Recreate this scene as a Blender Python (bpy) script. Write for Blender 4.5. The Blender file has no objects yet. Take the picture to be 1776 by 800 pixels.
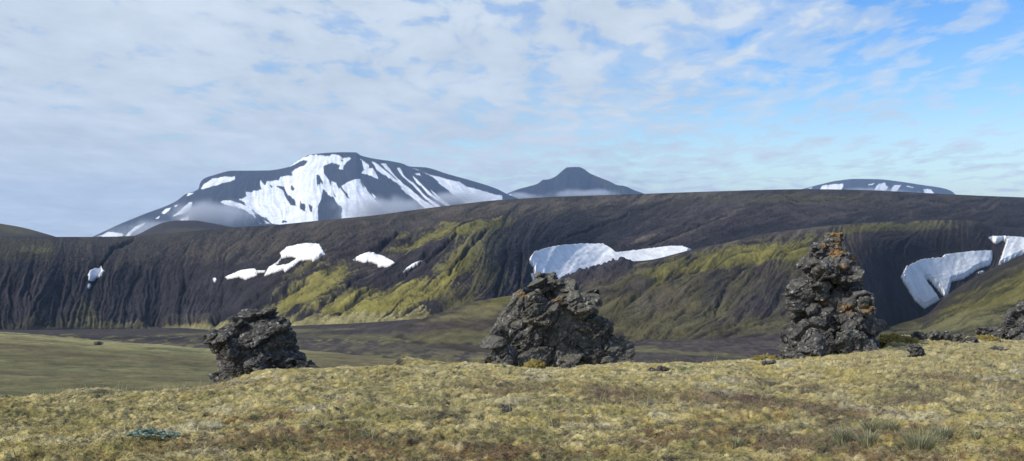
import bpy, bmesh, math, random
import numpy as np
from mathutils import Vector, Matrix

PI = math.pi
random.seed(7)
RS = np.random.RandomState(11)
C = bpy.context.scene.collection
CX, H, F = 888.0, 416.0, 1904.0          # photo centre column, eye-level row, focal length in photo pixels


def wx(px, Y): return (np.asarray(px, float) - CX) / F * Y
def wz(py, Y): return (H - np.asarray(py, float)) / F * Y

# ------------------------------------------------------------------ noise
_perm = RS.permutation(4096).astype(np.int32)
_g3 = RS.normal(size=(4096, 3)); _g3 /= np.linalg.norm(_g3, axis=1)[:, None]; _g3 = _g3.astype(np.float32)


def _h(i, j, k):
    return _perm[(_perm[(_perm[i & 4095] + j) & 4095] + k) & 4095]


def perlin(x, y, z=None):
    x = np.asarray(x, np.float32); y = np.asarray(y, np.float32)
    two = z is None
    z = np.full_like(x, .37) if two else np.asarray(z, np.float32)
    xi = np.floor(x); yi = np.floor(y); zi = np.floor(z)
    xf, yf, zf = x - xi, y - yi, z - zi
    xi, yi, zi = xi.astype(np.int32), yi.astype(np.int32), zi.astype(np.int32)
    u = xf * xf * xf * (xf * (xf * 6 - 15) + 10)
    v = yf * yf * yf * (yf * (yf * 6 - 15) + 10)
    w = zf * zf * zf * (zf * (zf * 6 - 15) + 10)
    r = 0
    for a in (0, 1):
        wa = u if a else 1 - u
        for b in (0, 1):
            wb = v if b else 1 - v
            for c in (0, 1):
                wc = w if c else 1 - w
                g = _g3[_h(xi + a, yi + b, zi + c)]
                r = r + wa * wb * wc * (g[..., 0] * (xf - a) + g[..., 1] * (yf - b) + g[..., 2] * (zf - c))
    return r * 1.6


def fbm(x, y, z=None, o=4, lac=2.03, gain=.5):
    a, s, t = 1., 0., 0.
    for i in range(o):
        s = s + a * perlin(x + 13.7 * i, y - 7.1 * i, z if z is None else z + 3.3 * i); t += a
        x = x * lac; y = y * lac
        if z is not None: z = z * lac
        a *= gain
    return s / t


def worley(p, jitter=.9):
    """F1, F2 and the id of the nearest cell for points p (n,3)"""
    ci = np.floor(p).astype(np.int32)
    n = len(p)
    f1 = np.full(n, 9., np.float32); f2 = f1.copy(); idc = np.zeros(n, np.int32); off = np.zeros((n, 3), np.float32)
    for a in (-1, 0, 1):
        for b in (-1, 0, 1):
            for c in (-1, 0, 1):
                cc = ci + np.array([a, b, c], np.int32)
                h = _h(cc[:, 0], cc[:, 1], cc[:, 2])
                q = cc + .5 + _g3[h] * .5 * jitter
                d = np.linalg.norm(p - q, axis=1)
                m = d < f1
                f2 = np.where(m, f1, np.minimum(f2, d)); idc = np.where(m, h, idc); f1 = np.where(m, d, f1); off = np.where(m[:, None], p - q, off)
    return f1, f2, idc, (off * _g3[(idc * 7 + 3) & 4095]).sum(1)


def sstep(a, b, x):
    t = np.clip((x - a) / (b - a), 0, 1)
    return t * t * (3 - 2 * t)


def curve(pts, xs):
    """monotone cubic through (x, value) points"""
    p = np.array(pts, float)
    return pchip(p[:, 0], p[:, 1][:, None], xs)[:, 0]


def pchip(x, y, xs):
    """x (n,), y (n,m) -> (len(xs), m), monotone cubic; linear ends"""
    h = np.diff(x); d = np.diff(y, axis=0) / h[:, None]
    m = np.zeros_like(y)
    if len(x) > 2:
        w1 = (2 * h[1:] + h[:-1])[:, None]; w2 = (h[1:] + 2 * h[:-1])[:, None]
        with np.errstate(divide='ignore', invalid='ignore'):
            hm = (w1 + w2) / (w1 / d[:-1] + w2 / d[1:])
        m[1:-1] = np.where(d[:-1] * d[1:] > 0, hm, 0)
    m[0] = d[0]; m[-1] = d[-1]
    xs = np.clip(xs, x[0], x[-1])
    i = np.clip(np.searchsorted(x, xs, side='right') - 1, 0, len(x) - 2)
    t = ((xs - x[i]) / h[i])[:, None]
    hh = h[i][:, None]
    return ((2 * t**3 - 3 * t**2 + 1) * y[i] + (t**3 - 2 * t**2 + t) * hh * m[i]
            + (-2 * t**3 + 3 * t**2) * y[i + 1] + (t**3 - t**2) * hh * m[i + 1])


def inside(px, py, poly):
    x = np.asarray(px, np.float32); y = np.asarray(py, np.float32)
    P = np.array(poly, np.float32); r = np.zeros(x.shape, bool)
    bb = (x >= P[:, 0].min()) & (x <= P[:, 0].max()) & (y >= P[:, 1].min()) & (y <= P[:, 1].max())
    xs, ys = x[bb], y[bb]; rr = np.zeros(xs.shape, bool)
    j = len(P) - 1
    for i in range(len(P)):
        xi, yi = P[i]; xj, yj = P[j]
        if yi != yj:
            rr ^= ((yi > ys) != (yj > ys)) & (xs < (xj - xi) * (ys - yi) / (yj - yi) + xi)
        j = i
    r[bb] = rr
    return r


def edge_dist(px, py, poly):
    """unsigned distance to the polygon's outline, capped at 40"""
    x = np.asarray(px, np.float32); y = np.asarray(py, np.float32)
    P = np.array(poly, np.float32); out = np.full(x.shape, 40., np.float32)
    bb = (x >= P[:, 0].min() - 40) & (x <= P[:, 0].max() + 40) & (y >= P[:, 1].min() - 40) & (y <= P[:, 1].max() + 40)
    xs, ys = x[bb], y[bb]; d = np.full(xs.shape, 40., np.float32)
    for i in range(len(P)):
        ax, ay = P[i - 1]; bx, by = P[i]
        L = max((bx - ax)**2 + (by - ay)**2, 1e-6)
        t = np.clip(((xs - ax) * (bx - ax) + (ys - ay) * (by - ay)) / L, 0, 1)
        d = np.minimum(d, np.hypot(xs - ax - t * (bx - ax), ys - ay - t * (by - ay)))
    out[bb] = d
    return out


def sdf(px, py, poly):
    d = edge_dist(px, py, poly)
    return np.where(inside(px, py, poly), d, -d)


def bil(img, x0, y0, s, px, py):
    fx = np.clip((px - x0) / s, 0, img.shape[1] - 1.001); fy = np.clip((py - y0) / s, 0, img.shape[0] - 1.001)
    i = fx.astype(np.int32); j = fy.astype(np.int32); u = fx - i; v = fy - j
    return (img[j, i] * (1 - u) * (1 - v) + img[j, i + 1] * u * (1 - v) + img[j + 1, i] * (1 - u) * v + img[j + 1, i + 1] * u * v)


def line_d(px, py, pts):
    d = np.full(px.shape, 99., np.float32)
    for (ax, ay), (bx, by) in zip(pts[:-1], pts[1:]):
        L = (bx - ax)**2 + (by - ay)**2; t = np.clip(((px - ax) * (bx - ax) + (py - ay) * (by - ay)) / L, 0, 1)
        d = np.minimum(d, np.hypot(px - ax - t * (bx - ax), py - ay - t * (by - ay)))
    return d


class Flow:
    """gully fields that follow the fall line of a slope (line integral convolution)"""
    def __init__(s, x0, x1, y0, y1, step, samples):
        s.x0, s.y0, s.s = x0, y0, step
        X, Y = np.meshgrid(np.arange(x0, x1, step, dtype=np.float32), np.arange(y0, y1, step, dtype=np.float32))
        s.X, s.Y = X, Y
        vx = 0; vy = 0; ww = 1e-9
        for (cx, cy, dx, dy) in samples:
            L = math.hypot(dx, dy); w = 1 / (((X - cx) / 1.5)**2 + ((Y - cy))**2 + 60.)**1.6
            vx = vx + w * dx / L; vy = vy + w * dy / L; ww = ww + w
        n = np.hypot(vx, vy) + 1e-9; vx = vx / n; vy = vy / n
        a = .55 * perlin(X / 26, Y / 22) + .45 * perlin(X / 9, Y / 9)
        vx, vy = vx * np.cos(a) - vy * np.sin(a), vx * np.sin(a) + vy * np.cos(a); n = 1.
        s.vx, s.vy = (vx / n).astype(np.float32), (vy / n).astype(np.float32)

    def lic(s, scale, length, step, seed, oct=1):
        X, Y = s.X, s.Y
        N = perlin(X / scale + seed * 17.3, Y / scale + seed * 5.1).astype(np.float32)
        if oct > 1: N = N + .5 * perlin(X / scale * 2.1 + seed, Y / scale * 2.1)
        acc = N.copy(); cnt = 1
        for sg in (-1, 1):
            x, y = X.copy(), Y.copy()
            for k in range(int(length / step)):
                vx = bil(s.vx, s.x0, s.y0, s.s, x, y); vy = bil(s.vy, s.x0, s.y0, s.s, x, y)
                x = x + sg * step * vx; y = y + sg * step * vy
                acc += bil(N, s.x0, s.y0, s.s, x, y); cnt += 1
        r = acc / cnt
        return (r / (r.std() + 1e-6)).astype(np.float32)

    def at(s, img, px, py): return bil(img, s.x0, s.y0, s.s, px, py)

# ------------------------------------------------------------------ objects
def tag(o, label=None, cat=None, group=None, kind=None):
    if label: o['label'] = label
    if cat: o['category'] = cat
    if group: o['group'] = group
    if kind: o['kind'] = kind
    return o


def empty(name, loc=(0, 0, 0)):
    o = bpy.data.objects.new(name, None); C.objects.link(o); o.location = loc; o.empty_display_size = .2
    return o


def mesh_np(name, V, faces, mat=None, parent=None, smooth=True, attrs=None):
    """V (n,3); faces (m,3|4) int array"""
    me = bpy.data.meshes.new(name)
    V = np.asarray(V, np.float32); faces = np.asarray(faces, np.int32)
    k = faces.shape[1]; m = len(faces)
    me.vertices.add(len(V)); me.vertices.foreach_set('co', V.ravel())
    me.loops.add(m * k); me.loops.foreach_set('vertex_index', faces.ravel())
    me.polygons.add(m); me.polygons.foreach_set('loop_start', np.arange(0, m * k, k, dtype=np.int32))
    me.polygons.foreach_set('loop_total', np.full(m, k, np.int32))
    me.polygons.foreach_set('use_smooth', np.full(m, smooth, bool))
    me.update(calc_edges=True)
    set_attrs(me, attrs)
    if mat: me.materials.append(mat)
    o = bpy.data.objects.new(name, me); C.objects.link(o)
    if parent: o.parent = parent
    return o


def set_attrs(me, attrs):
    for an, arr in (attrs or {}).items():
        arr = np.asarray(arr, np.float32)
        if arr.ndim == 2:
            a = me.attributes.new(an, 'FLOAT_COLOR', 'POINT')
            if arr.shape[1] == 3: arr = np.concatenate([arr, np.ones((len(arr), 1), np.float32)], 1)
            a.data.foreach_set('color', np.ascontiguousarray(arr).ravel())
        else:
            a = me.attributes.new(an, 'FLOAT', 'POINT'); a.data.foreach_set('value', arr.ravel())


def biggest_piece(n, E):
    """mask of the vertices in the largest connected piece"""
    lab = np.arange(n)
    while True:
        m = np.minimum(lab[E[:, 0]], lab[E[:, 1]]); old = lab.copy()
        np.minimum.at(lab, E[:, 0], m); np.minimum.at(lab, E[:, 1], m)
        lab = lab[lab]; lab = lab[lab]
        if (lab == old).all(): break
    return lab == np.bincount(lab).argmax()


def grid_faces(nr, nc):
    i = np.arange(nr - 1)[:, None] * nc + np.arange(nc - 1)[None, :]
    i = i.ravel()
    return np.stack([i, i + 1, i + nc + 1, i + nc], 1)


def rows_grid(pxs, rows, nseg):
    """rows: list of (Y curve, z-or-py curve, 'y'|'z'); returns arrays (nr, nc): X, Y, Z"""
    Yc, Zc = [], []
    for (yc, vc, kind) in rows:
        y = curve(yc, pxs) if not np.isscalar(yc) else np.full(len(pxs), float(yc))
        v = curve(vc, pxs) if not np.isscalar(vc) else np.full(len(pxs), float(vc))
        Yc.append(y); Zc.append(v if kind == 'z' else wz(v, y))
    Yc, Zc = np.array(Yc), np.array(Zc)
    t = [0.]
    for i, n in enumerate(nseg): t += list(i + (np.arange(n) + 1) / n)
    t = np.array(t); k = np.arange(len(rows)).astype(float)
    Y = pchip(k, Yc, t); Z = pchip(k, Zc, t)
    return wx(pxs[None, :], Y), Y, Z


def proj(X, Y, Z): return X / Y * F + CX, H - Z / Y * F

# ------------------------------------------------------------------ materials
def new_mat(name):
    m = bpy.data.materials.new(name); m.use_nodes = True; nt = m.node_tree; nt.nodes.clear()
    return m, nt, nt.nodes, nt.links


class NB:
    def __init__(s, nt): s.nt = nt
    def n(s, t, **kw):
        nd = s.nt.nodes.new(t)
        for k, v in kw.items():
            if k.startswith('_'): setattr(nd, k[1:], v)
            else:
                key = int(k[1:]) if k[0] == 'i' and k[1:].isdigit() else k
                if isinstance(v, bpy.types.NodeSocket): s.nt.links.new(v, nd.inputs[key])
                else: nd.inputs[key].default_value = v
        return nd
    def math(s, op, a, b=None, c=None, clamp=False):
        nd = s.nt.nodes.new('ShaderNodeMath'); nd.operation = op; nd.use_clamp = clamp
        for i, v in enumerate((a, b, c)):
            if v is None: continue
            if isinstance(v, bpy.types.NodeSocket): s.nt.links.new(v, nd.inputs[i])
            else: nd.inputs[i].default_value = v
        return nd.outputs[0]
    def mix(s, fac, a, b, mode='MIX'):
        nd = s.nt.nodes.new('ShaderNodeMix'); nd.data_type = 'RGBA'; nd.blend_type = mode
        for sock, v in ((nd.inputs[0], fac), (nd.inputs[6], a), (nd.inputs[7], b)):
            if isinstance(v, bpy.types.NodeSocket): s.nt.links.new(v, sock)
            else: sock.default_value = v if not isinstance(v, tuple) or len(v) == 4 else (*v, 1)
        return nd.outputs[2]
    def ramp(s, fac, stops, interp='LINEAR'):
        nd = s.nt.nodes.new('ShaderNodeValToRGB'); cr = nd.color_ramp; cr.interpolation = interp
        while len(cr.elements) < len(stops): cr.elements.new(.5)
        for e, (p, c) in zip(cr.elements, stops):
            e.position = p; e.color = (c, c, c, 1) if np.isscalar(c) else (*c, 1)
        s.nt.links.new(fac, nd.inputs[0])
        return nd.outputs[0]
    def noise(s, vec, scale, detail=4, rough=.55, dist=0., **kw):
        nd = s.n('ShaderNodeTexNoise', **kw); nd.inputs['Scale'].default_value = scale
        nd.inputs['Detail'].default_value = detail; nd.inputs['Roughness'].default_value = rough
        nd.inputs['Distortion'].default_value = dist
        if vec is not None: s.nt.links.new(vec, nd.inputs['Vector'])
        return nd.outputs[0]


def terrain_mat(name, n1, n2, b1, b2, var=.5, rough=.95, bstr=1.):
    """albedo from the baked 'Col' attribute, broken up by two procedural noises (world metres)"""
    m, nt, N, L = new_mat(name); b = NB(nt)
    geo = b.n('ShaderNodeNewGeometry'); pos = geo.outputs['Position']
    at = b.n('ShaderNodeAttribute', _attribute_name='Col').outputs['Color']
    a1 = b.noise(pos, n1, 5, .62); a2 = b.noise(pos, n2, 4, .6)
    f = b.math('MULTIPLY_ADD', a1, 1.3 * var, 1 - .65 * var)
    f2 = b.math('MULTIPLY_ADD', a2, 1.3 * var, 1 - .65 * var)
    ff = b.math('MULTIPLY', f, f2)
    col = b.mix(1., at, b.n('ShaderNodeCombineColor', Red=ff, Green=ff, Blue=ff).outputs[0], 'MULTIPLY')
    h = b.math('ADD', b.math('MULTIPLY', a1, b1), b.math('MULTIPLY', a2, b2))
    bump = b.n('ShaderNodeBump', Height=h); bump.inputs['Strength'].default_value = bstr; bump.inputs['Distance'].default_value = 1.
    p = b.n('ShaderNodeBsdfPrincipled', **{'Base Color': col, 'Roughness': rough, 'Normal': bump.outputs[0]})
    p.inputs['Specular IOR Level'].default_value = .15
    o = b.n('ShaderNodeOutputMaterial', Surface=p.outputs[0])
    return m


def simple_mat(name, col, rough=.8, var=.3, scale=5., bump=0., col2=None, spec=.3):
    m, nt, N, L = new_mat(name); b = NB(nt)
    pos = b.n('ShaderNodeNewGeometry').outputs['Position']
    a = b.noise(pos, scale, 5, .6)
    r = b.ramp(a, [(.3, 0.), (.7, 1.)])
    c2 = col2 or tuple(c * (1 - var) for c in col)
    c = b.mix(r, c2, col)
    kw = {'Base Color': c, 'Roughness': rough}
    if bump:
        bp = b.n('ShaderNodeBump', Height=a); bp.inputs['Distance'].default_value = bump; kw['Normal'] = bp.outputs[0]
    p = b.n('ShaderNodeBsdfPrincipled', **kw); p.inputs['Specular IOR Level'].default_value = spec
    b.n('ShaderNodeOutputMaterial', Surface=p.outputs[0])
    return m

# ------------------------------------------------------------------ albedo painting of real ground cover
ASH = np.array([.0245, .022, .026]); PURPLE = np.array([.041, .034, .034]); BROWN = np.array([.075, .062, .048])
YEL = np.array([.165, .148, .042]); OLIVE = np.array([.086, .078, .036]); STRAW = np.array([.25, .225, .11])
GRNG = np.array([.132, .120, .056])


def blob(px, py, cx, cy, rx, ry, ang):
    a = math.radians(ang); dx, dy = px - cx, py - cy
    u = dx * math.cos(a) + dy * math.sin(a); v = -dx * math.sin(a) + dy * math.cos(a)
    return np.clip(1.25 - np.sqrt((u / rx)**2 + (v / ry)**2), 0, 1)


def paint(col, px, py, blobs, brk):
    """blobs soften into the gully pattern brk (unit variance)"""
    for (cx, cy, rx, ry, ang, c, al) in blobs:
        m = blob(px, py, cx, cy, rx, ry, ang)
        m = sstep(.10, .95, m * 1.2 + brk * .24 * (m > 0)) * al
        col = col * (1 - m[..., None]) + c * m[..., None]
    return col

M_HILL = terrain_mat('volcanic_hillside', .9, .12, .22, .7, .8)
M_FAR = terrain_mat('far_mountain_rock', .05, .012, 3., 10., .5)
M_FIELD = terrain_mat('mossy_field', 2.2, .35, .05, .12, .7)

def snow_mat():
    m, nt, N, L = new_mat('old_snow'); b = NB(nt)
    pos = b.n('ShaderNodeNewGeometry').outputs['Position']
    a = b.noise(pos, .55, 6, .65); v = b.n('ShaderNodeTexVoronoi', Vector=pos); v.inputs['Scale'].default_value = .6
    dirt = b.noise(pos, .11, 6, .7)
    c = b.mix(b.ramp(dirt, [(.42, 0.), (.75, 1.)]), (.88, .88, .88), (.60, .585, .56))
    c = b.mix(b.ramp(a, [(.45, 0.), (.8, .5)]), c, (.72, .72, .71))
    dc = b.n('ShaderNodeAttribute', _attribute_name='dirt').outputs['Fac']
    c = b.mix(b.ramp(b.math('ADD', dc, b.math('MULTIPLY', a, .5)), [(.62, 0.), (1.15, .8)]), c, (.26, .24, .22))
    h = b.math('ADD', a, b.math('MULTIPLY', v.outputs[0], .5))
    bp = b.n('ShaderNodeBump', Height=h); bp.inputs['Distance'].default_value = .5; bp.inputs['Strength'].default_value = .35
    p = b.n('ShaderNodeBsdfPrincipled', **{'Base Color': c, 'Roughness': .7, 'Normal': bp.outputs[0]})
    b.n('ShaderNodeOutputMaterial', Surface=p.outputs[0])
    return m
M_SNOW = snow_mat()

# ================================================================== HILLS
PXA = np.concatenate([np.arange(-420, -20, 5.), np.arange(-20, 1800, 1.45), np.arange(1800, 2220, 5.)])
base_A = [(-420, 566), (0, 572), (200, 571), (370, 570), (510, 564), (640, 556), (740, 549), (820, 540), (900, 532), (1000, 525), (2220, 515)]
top_A = [(-420, 403), (0, 409), (95, 411), (180, 411), (300, 404), (400, 395), (480, 390), (560, 382), (640, 375), (700, 367), (780, 357),
         (870, 347), (980, 341), (1100, 337), (1250, 332), (1400, 328.5), (1500, 330), (1600, 335), (1700, 340), (1776, 343), (2220, 362)]
SH = [0, 200, 320, 450, 560, 700, 830, 900, 960, 1050, 1200, 1500, 1776, 2220]
def sh(v): return [(-420, v[0] - 15)] + list(zip(SH, v))
YB = sh([560, 600, 620, 590, 560, 530, 505, 530, 600, 700, 760, 800, 800, 800])
Y2 = sh([605, 668, 695, 652, 615, 580, 548, 598, 690, 790, 850, 900, 900, 900])
Y3 = sh([668, 738, 775, 742, 708, 684, 665, 725, 800, 900, 950, 1000, 1000, 1000])
Y4 = sh([850, 900, 950, 960, 980, 1010, 1050, 1100, 1150, 1200, 1250, 1300, 1300, 1300])
y2 = [(-420, 500), (0, 502), (200, 508), (400, 505), (560, 490), (700, 472), (830, 460), (900, 462), (1000, 462), (1200, 450), (1500, 440), (2220, 440)]
y3 = [(-420, 430), (0, 434), (200, 442), (400, 430), (560, 420), (700, 408), (870, 392), (1000, 396), (1100, 392), (1400, 372), (1776, 368), (2220, 380)]
skirt = lambda yc: [(a, b - 25) for a, b in yc]
X, Y, Z = rows_grid(PXA, [(skirt(YB), -62., 'z'), (YB, base_A, 'y'), (Y2, y2, 'y'), (Y3, y3, 'y'), (Y4, top_A, 'y'),
                          ([(a, b + 120) for a, b in Y4], [(a, b + 6) for a, b in top_A], 'y'), ([(a, b + 500) for a, b in Y4], -62., 'z')],
                    [6, 78, 78, 90, 14, 14])
PX, PY = proj(X, Y, Z)
FA = Flow(-430, 2230, 320, 640, 1.6, [
    (-200, 500, -.1, 1), (0, 520, -.12, 1), (60, 470, -.35, 1), (150, 520, -.25, 1), (200, 450, -.1, 1), (300, 520, -.05, 1), (330, 440, -.4, 1), (380, 500, -.3, 1),
    (420, 540, -1.2, .7), (470, 470, -1.4, .9), (560, 500, -1.5, .95), (540, 420, -1.6, .7), (660, 530, -1.7, .9), (650, 450, -1.5, .9),
    (750, 480, -1.3, .9), (720, 410, -1.7, .6), (800, 430, -1.1, 1), (830, 500, -.6, 1), (870, 480, -.15, 1), (900, 440, -.1, 1), (930, 420, -.5, 1),
    (300, 405, -1.8, .45), (600, 392, -2.2, .5), (800, 370, -2.6, .5), (1000, 360, -3, .5), (1000, 400, -1.6, .8), (1150, 400, -1.5, .8), (1250, 370, -2.5, .6),
    (1400, 350, -3, .35), (1600, 360, -3, .3), (1700, 380, -1.5, .5), (1500, 400, -2, .5), (2000, 400, -2, .5)])
gA1 = FA.lic(11, 60, 3, 1); gA2 = FA.lic(4.5, 34, 2, 2); gA3 = FA.lic(30, 90, 5, 3)
g1, g2, g3 = FA.at(gA1, PX, PY), FA.at(gA2, PX, PY), FA.at(gA3, PX, PY)
top_py = curve(top_A, PXA)[None, :]; bas_py = curve(base_A, PXA)[None, :]
vis = sstep(-2, 14, PY - top_py) * sstep(-1, 12, bas_py - PY) * (Y < curve([(a, b + 5) for a, b in Y4], PXA)[None, :])
# rough lower slope of the bowl: branching gullies
low = sstep(445, 500, PY) * sstep(420, 330, PX) + .8 * sstep(850, 880, PX) * sstep(950, 920, PX) * sstep(430, 470, PY)
mid = sstep(420, 480, PX) * sstep(860, 800, PX)
gul = -np.clip(.9 - np.abs(g1), 0, 1)
gA4 = FA.lic(2.6, 12, 1.5, 4); g4 = FA.at(gA4, PX, PY)
hf = 1.6 * perlin(PX / 3.3, PY / 2.6) + perlin(PX / 1.9, PY / 1.7)
brk2 = sstep(-.6, .8, 3 * fbm(PX / 50, PY / 30, o=3))
g1 = g1 * (.45 + .75 * brk2)
disp = vis * (gul * (.2 + .8 * low + 1.1 * mid * sstep(380, 430, PY)) + g2 * (.06 + .28 * low + .14 * mid) + g3 * (.6 + .5 * low + .9 * mid) + g4 * (.05 + .12 * low) + hf * .20)
Zd = Z + disp
col = np.broadcast_to(ASH, X.shape + (3,)).copy()
brk = g1 * .5 + g2 * .8 + g4 * .7 + hf * .8
A_BLOBS = [
    (700, 380, 560, 34, -8, BROWN * .8, .75), (1300, 350, 560, 30, -1, BROWN * .62, .7), (250, 415, 160, 16, -3, BROWN * .7, .6), (1000, 352, 240, 9, -4, BROWN * 1.15, .6),
    (1380, 344, 140, 9, 0, OLIVE * .8, .6), (1180, 400, 150, 26, -20, PURPLE, .9), (1350, 372, 240, 16, -4, PURPLE, .8), (1230, 385, 90, 6, -24, BROWN * 1.2, .5),
    (1120, 416, 30, 5, -20, BROWN * 1.6, .7),
    (640, 440, 150, 30, -22, PURPLE * 1.1, .8), (30, 428, 90, 22, 4, OLIVE * .7, .5), (60, 432, 30, 6, 3, OLIVE * 1.3, .5),
    (740, 407, 75, 15, -14, YEL * .8, .9), (830, 397, 60, 12, -14, YEL * .75, .85), (810, 440, 75, 28, -38, OLIVE * 1.25, .9), (795, 462, 40, 20, -40, YEL * .6, .8),
    (850, 470, 30, 36, -30, OLIVE * .8, .6), (880, 420, 40, 30, -30, ASH, .6),
    (545, 500, 80, 26, -30, YEL, .85), (480, 535, 80, 12, -28, YEL * .8, .9), (430, 555, 80, 8, -18, OLIVE * 1.5, .9), (520, 473, 55, 7, -32, OLIVE * 1.3, .85),
    (600, 525, 60, 10, -32, YEL * .8, .8), (690, 515, 105, 22, -18, YEL, .85), (620, 545, 95, 14, -14, YEL * .9, .9), (760, 500, 30, 18, -25, YEL * .8, .7),
    (800, 520, 55, 26, -25, OLIVE * .9, .8), (560, 559, 230, 10, -5, STRAW * .8, 1.), (340, 567, 120, 6, -3, STRAW * .6, .9),
    (200, 564, 110, 6, 0, OLIVE * 1.2, .6), (60, 560, 90, 10, 0, OLIVE * .8, .4), (150, 545, 25, 20, 30, OLIVE * 1.2, .6), (330, 556, 80, 10, 0, BROWN * .7, .5),
    (640, 470, 50, 5, -35, PURPLE * 1.3, .7)]
col = paint(col, PX, PY, A_BLOBS, brk)
fy = curve([(225, 575), (300, 567), (370, 561), (430, 554), (500, 547), (560, 546), (640, 543), (760, 540)], PXA)[None, :]
fm = sstep(-2, 5, PY - fy + .8 * brk) * sstep(228, 300, PX) * sstep(800, 720, PX) * .85
col = col * (1 - fm[..., None]) + (STRAW * .62 + YEL * .1) * fm[..., None]
# fine sand streaks between the gullies
sk = 1 - .6 * sstep(420, 300, PX) * sstep(500, 450, PY)
col = col * (1 + sk * (.12 * np.clip(g2, -2, 2) + .08 * np.clip(g1, -2, 2) + .14 * np.clip(g4, -2, 2)) + .19 * np.clip(hf, -2, 2) + .10 * fbm(PX / 30, PY / 12, o=4) * 3)[..., None]
# ravines cut by meltwater, with bare ash floors
wobx = 3.5 * perlin(PX / 14, PY / 14) + 1.5 * perlin(PX / 5, PY / 5); woby = 2.5 * perlin(PX / 14 + 30, PY / 14)
for (dp, wd, pts) in [(3.2, 3.2, [(613, 490), (575, 520), (535, 545), (503, 557)]), (2.2, 2.2, [(745, 440), (725, 453), (698, 477), (660, 496), (622, 518), (590, 542)]), (2.2, 2.4, [(765, 508), (722, 530), (690, 546)]),
                      (2.6, 3.4, [(562, 455), (505, 482), (455, 508), (420, 532), (372, 556)]), (1.8, 2.0, [(532, 490), (482, 516), (440, 538)]), (1.6, 1.6, [(692, 404), (660, 425), (618, 446)]),
                      (1.7, 1.8, [(792, 408), (757, 440), (738, 452)]), (1.6, 2., [(845, 398), (806, 440), (778, 474)]), (2.2, 2.2, [(242, 406), (215, 425), (195, 433), (170, 470), (160, 500)]), (1.4, 1.6, [(640, 470), (600, 495), (560, 512)]),
                      (1.5, 2., [(880, 430), (868, 480), (858, 520)]), (1.4, 1.8, [(905, 440), (902, 500)]), (1.3, 1.5, [(1090, 372), (1040, 392), (985, 412)]), (1.2, 1.4, [(1260, 372), (1190, 400), (1130, 424)]), (1.3, 1.5, [(700, 470), (640, 500), (600, 530)]),
                      (1.5, 1.8, [(330, 420), (318, 455), (322, 500), (312, 545)]), (1.5, 1.8, [(60, 450), (50, 500), (66, 555)]), (1.6, 1.6, [(258, 470), (262, 520), (250, 560)]), (1.4, 1.6, [(110, 480), (128, 520), (118, 562)]), (1.4, 1.6, [(395, 440), (385, 490), (360, 545)])]:
    lf_ = .45 if pts[0][0] < 400 and pts[0][0] != 242 else 1.
    e = lf_ * np.exp(-(line_d(PX + wobx, PY + woby, pts) / (wd * 1.25))**2) * vis
    Zd = Zd - 1.5 * dp * e; col = col * (1 - .9 * e[..., None]) + ASH * .8 * .9 * e[..., None]
# lumpy crest so the skyline is not ruled
Zd += .8 * fbm(X / 45, Y / 45, o=3) * vis + .35 * fbm(X / 14, Y / 14, o=2) * sstep(-2, 6, PY - top_py)
mesh_np('hill', np.stack([X, Y, Zd], -1).reshape(-1, 3), grid_faces(*X.shape), M_HILL, attrs={'Col': np.clip(col, .004, .9).reshape(-1, 3)})
tag(bpy.data.objects['hill'], 'long dark ash ridge with gullies, moss bands and snow patches behind the rocks', 'hill', kind='structure')
SA = dict(PX=PX, PY=proj(X, Y, Zd)[1], X=X, Y=Y, Z=Zd)

# ---- front right hill with the dark snow gully
PXB = np.concatenate([np.arange(840, 1800, 1.45), np.arange(1800, 2220, 5.)])
top_B = [(840, 575), (905, 522), (980, 482), (1040, 464), (1075, 455), (1120, 452), (1197, 434), (1260, 421), (1330, 405), (1400, 396), (1470, 389), (1560, 384),
         (1640, 382), (1690, 383), (1720, 392), (1776, 396), (2220, 400)]
base_B = [(840, 604), (1000, 598), (1100, 592), (1350, 583), (1480, 568), (1605, 552), (1650, 532), (1720, 494), (1776, 468), (2220, 440)]
kB = [840, 1000, 1100, 1250, 1400, 1480, 1560, 1605, 1700, 1776, 2220]
YbB = list(zip(kB, [540, 500, 480, 465, 458, 490, 575, 625, 690, 740, 900]))
YtB = list(zip(kB, [620, 600, 610, 630, 640, 655, 700, 730, 800, 850, 980]))
def mixc(a, b, t, xs): return list(zip(xs, curve(a, xs) * (1 - t) + curve(b, xs) * t))
xsB = np.linspace(840, 2220, 120)
X, Y, Z = rows_grid(PXB, [(skirt(YbB), -62., 'z'), (YbB, base_B, 'y'), (mixc(YbB, YtB, .28, xsB), mixc(base_B, top_B, .42, xsB), 'y'),
                          (mixc(YbB, YtB, .6, xsB), mixc(base_B, top_B, .84, xsB), 'y'), (YtB, top_B, 'y'),
                          ([(a, b + 60) for a, b in YtB], [(a, b + 10) for a, b in top_B], 'y'), ([(a, b + 200) for a, b in YtB], -62., 'z')],
                    [6, 80, 66, 40, 12, 12])
PX, PY = proj(X, Y, Z)
FB = Flow(830, 2230, 370, 630, 1.6, [
    (950, 560, -.8, 1), (1050, 540, -1.2, .8), (1150, 560, -1.6, .8), (1100, 490, -1.4, .6), (1200, 500, -1.1, 1), (1250, 460, -1.1, .9), (1300, 530, -.9, 1.1), (1220, 570, -1.8, .5),
    (1350, 480, -.6, 1), (1400, 430, -1.2, .6), (1330, 560, -1.6, .6), (1450, 500, -.1, 1), (1480, 440, .3, 1), (1540, 480, .25, 1), (1600, 440, .1, 1), (1560, 530, .4, 1),
    (1300, 425, -2, .5), (1560, 395, -2, .4), (1650, 400, 0, 1), (1700, 430, -.2, 1), (1760, 420, -.3, 1), (2000, 430, -.3, 1)])
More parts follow.
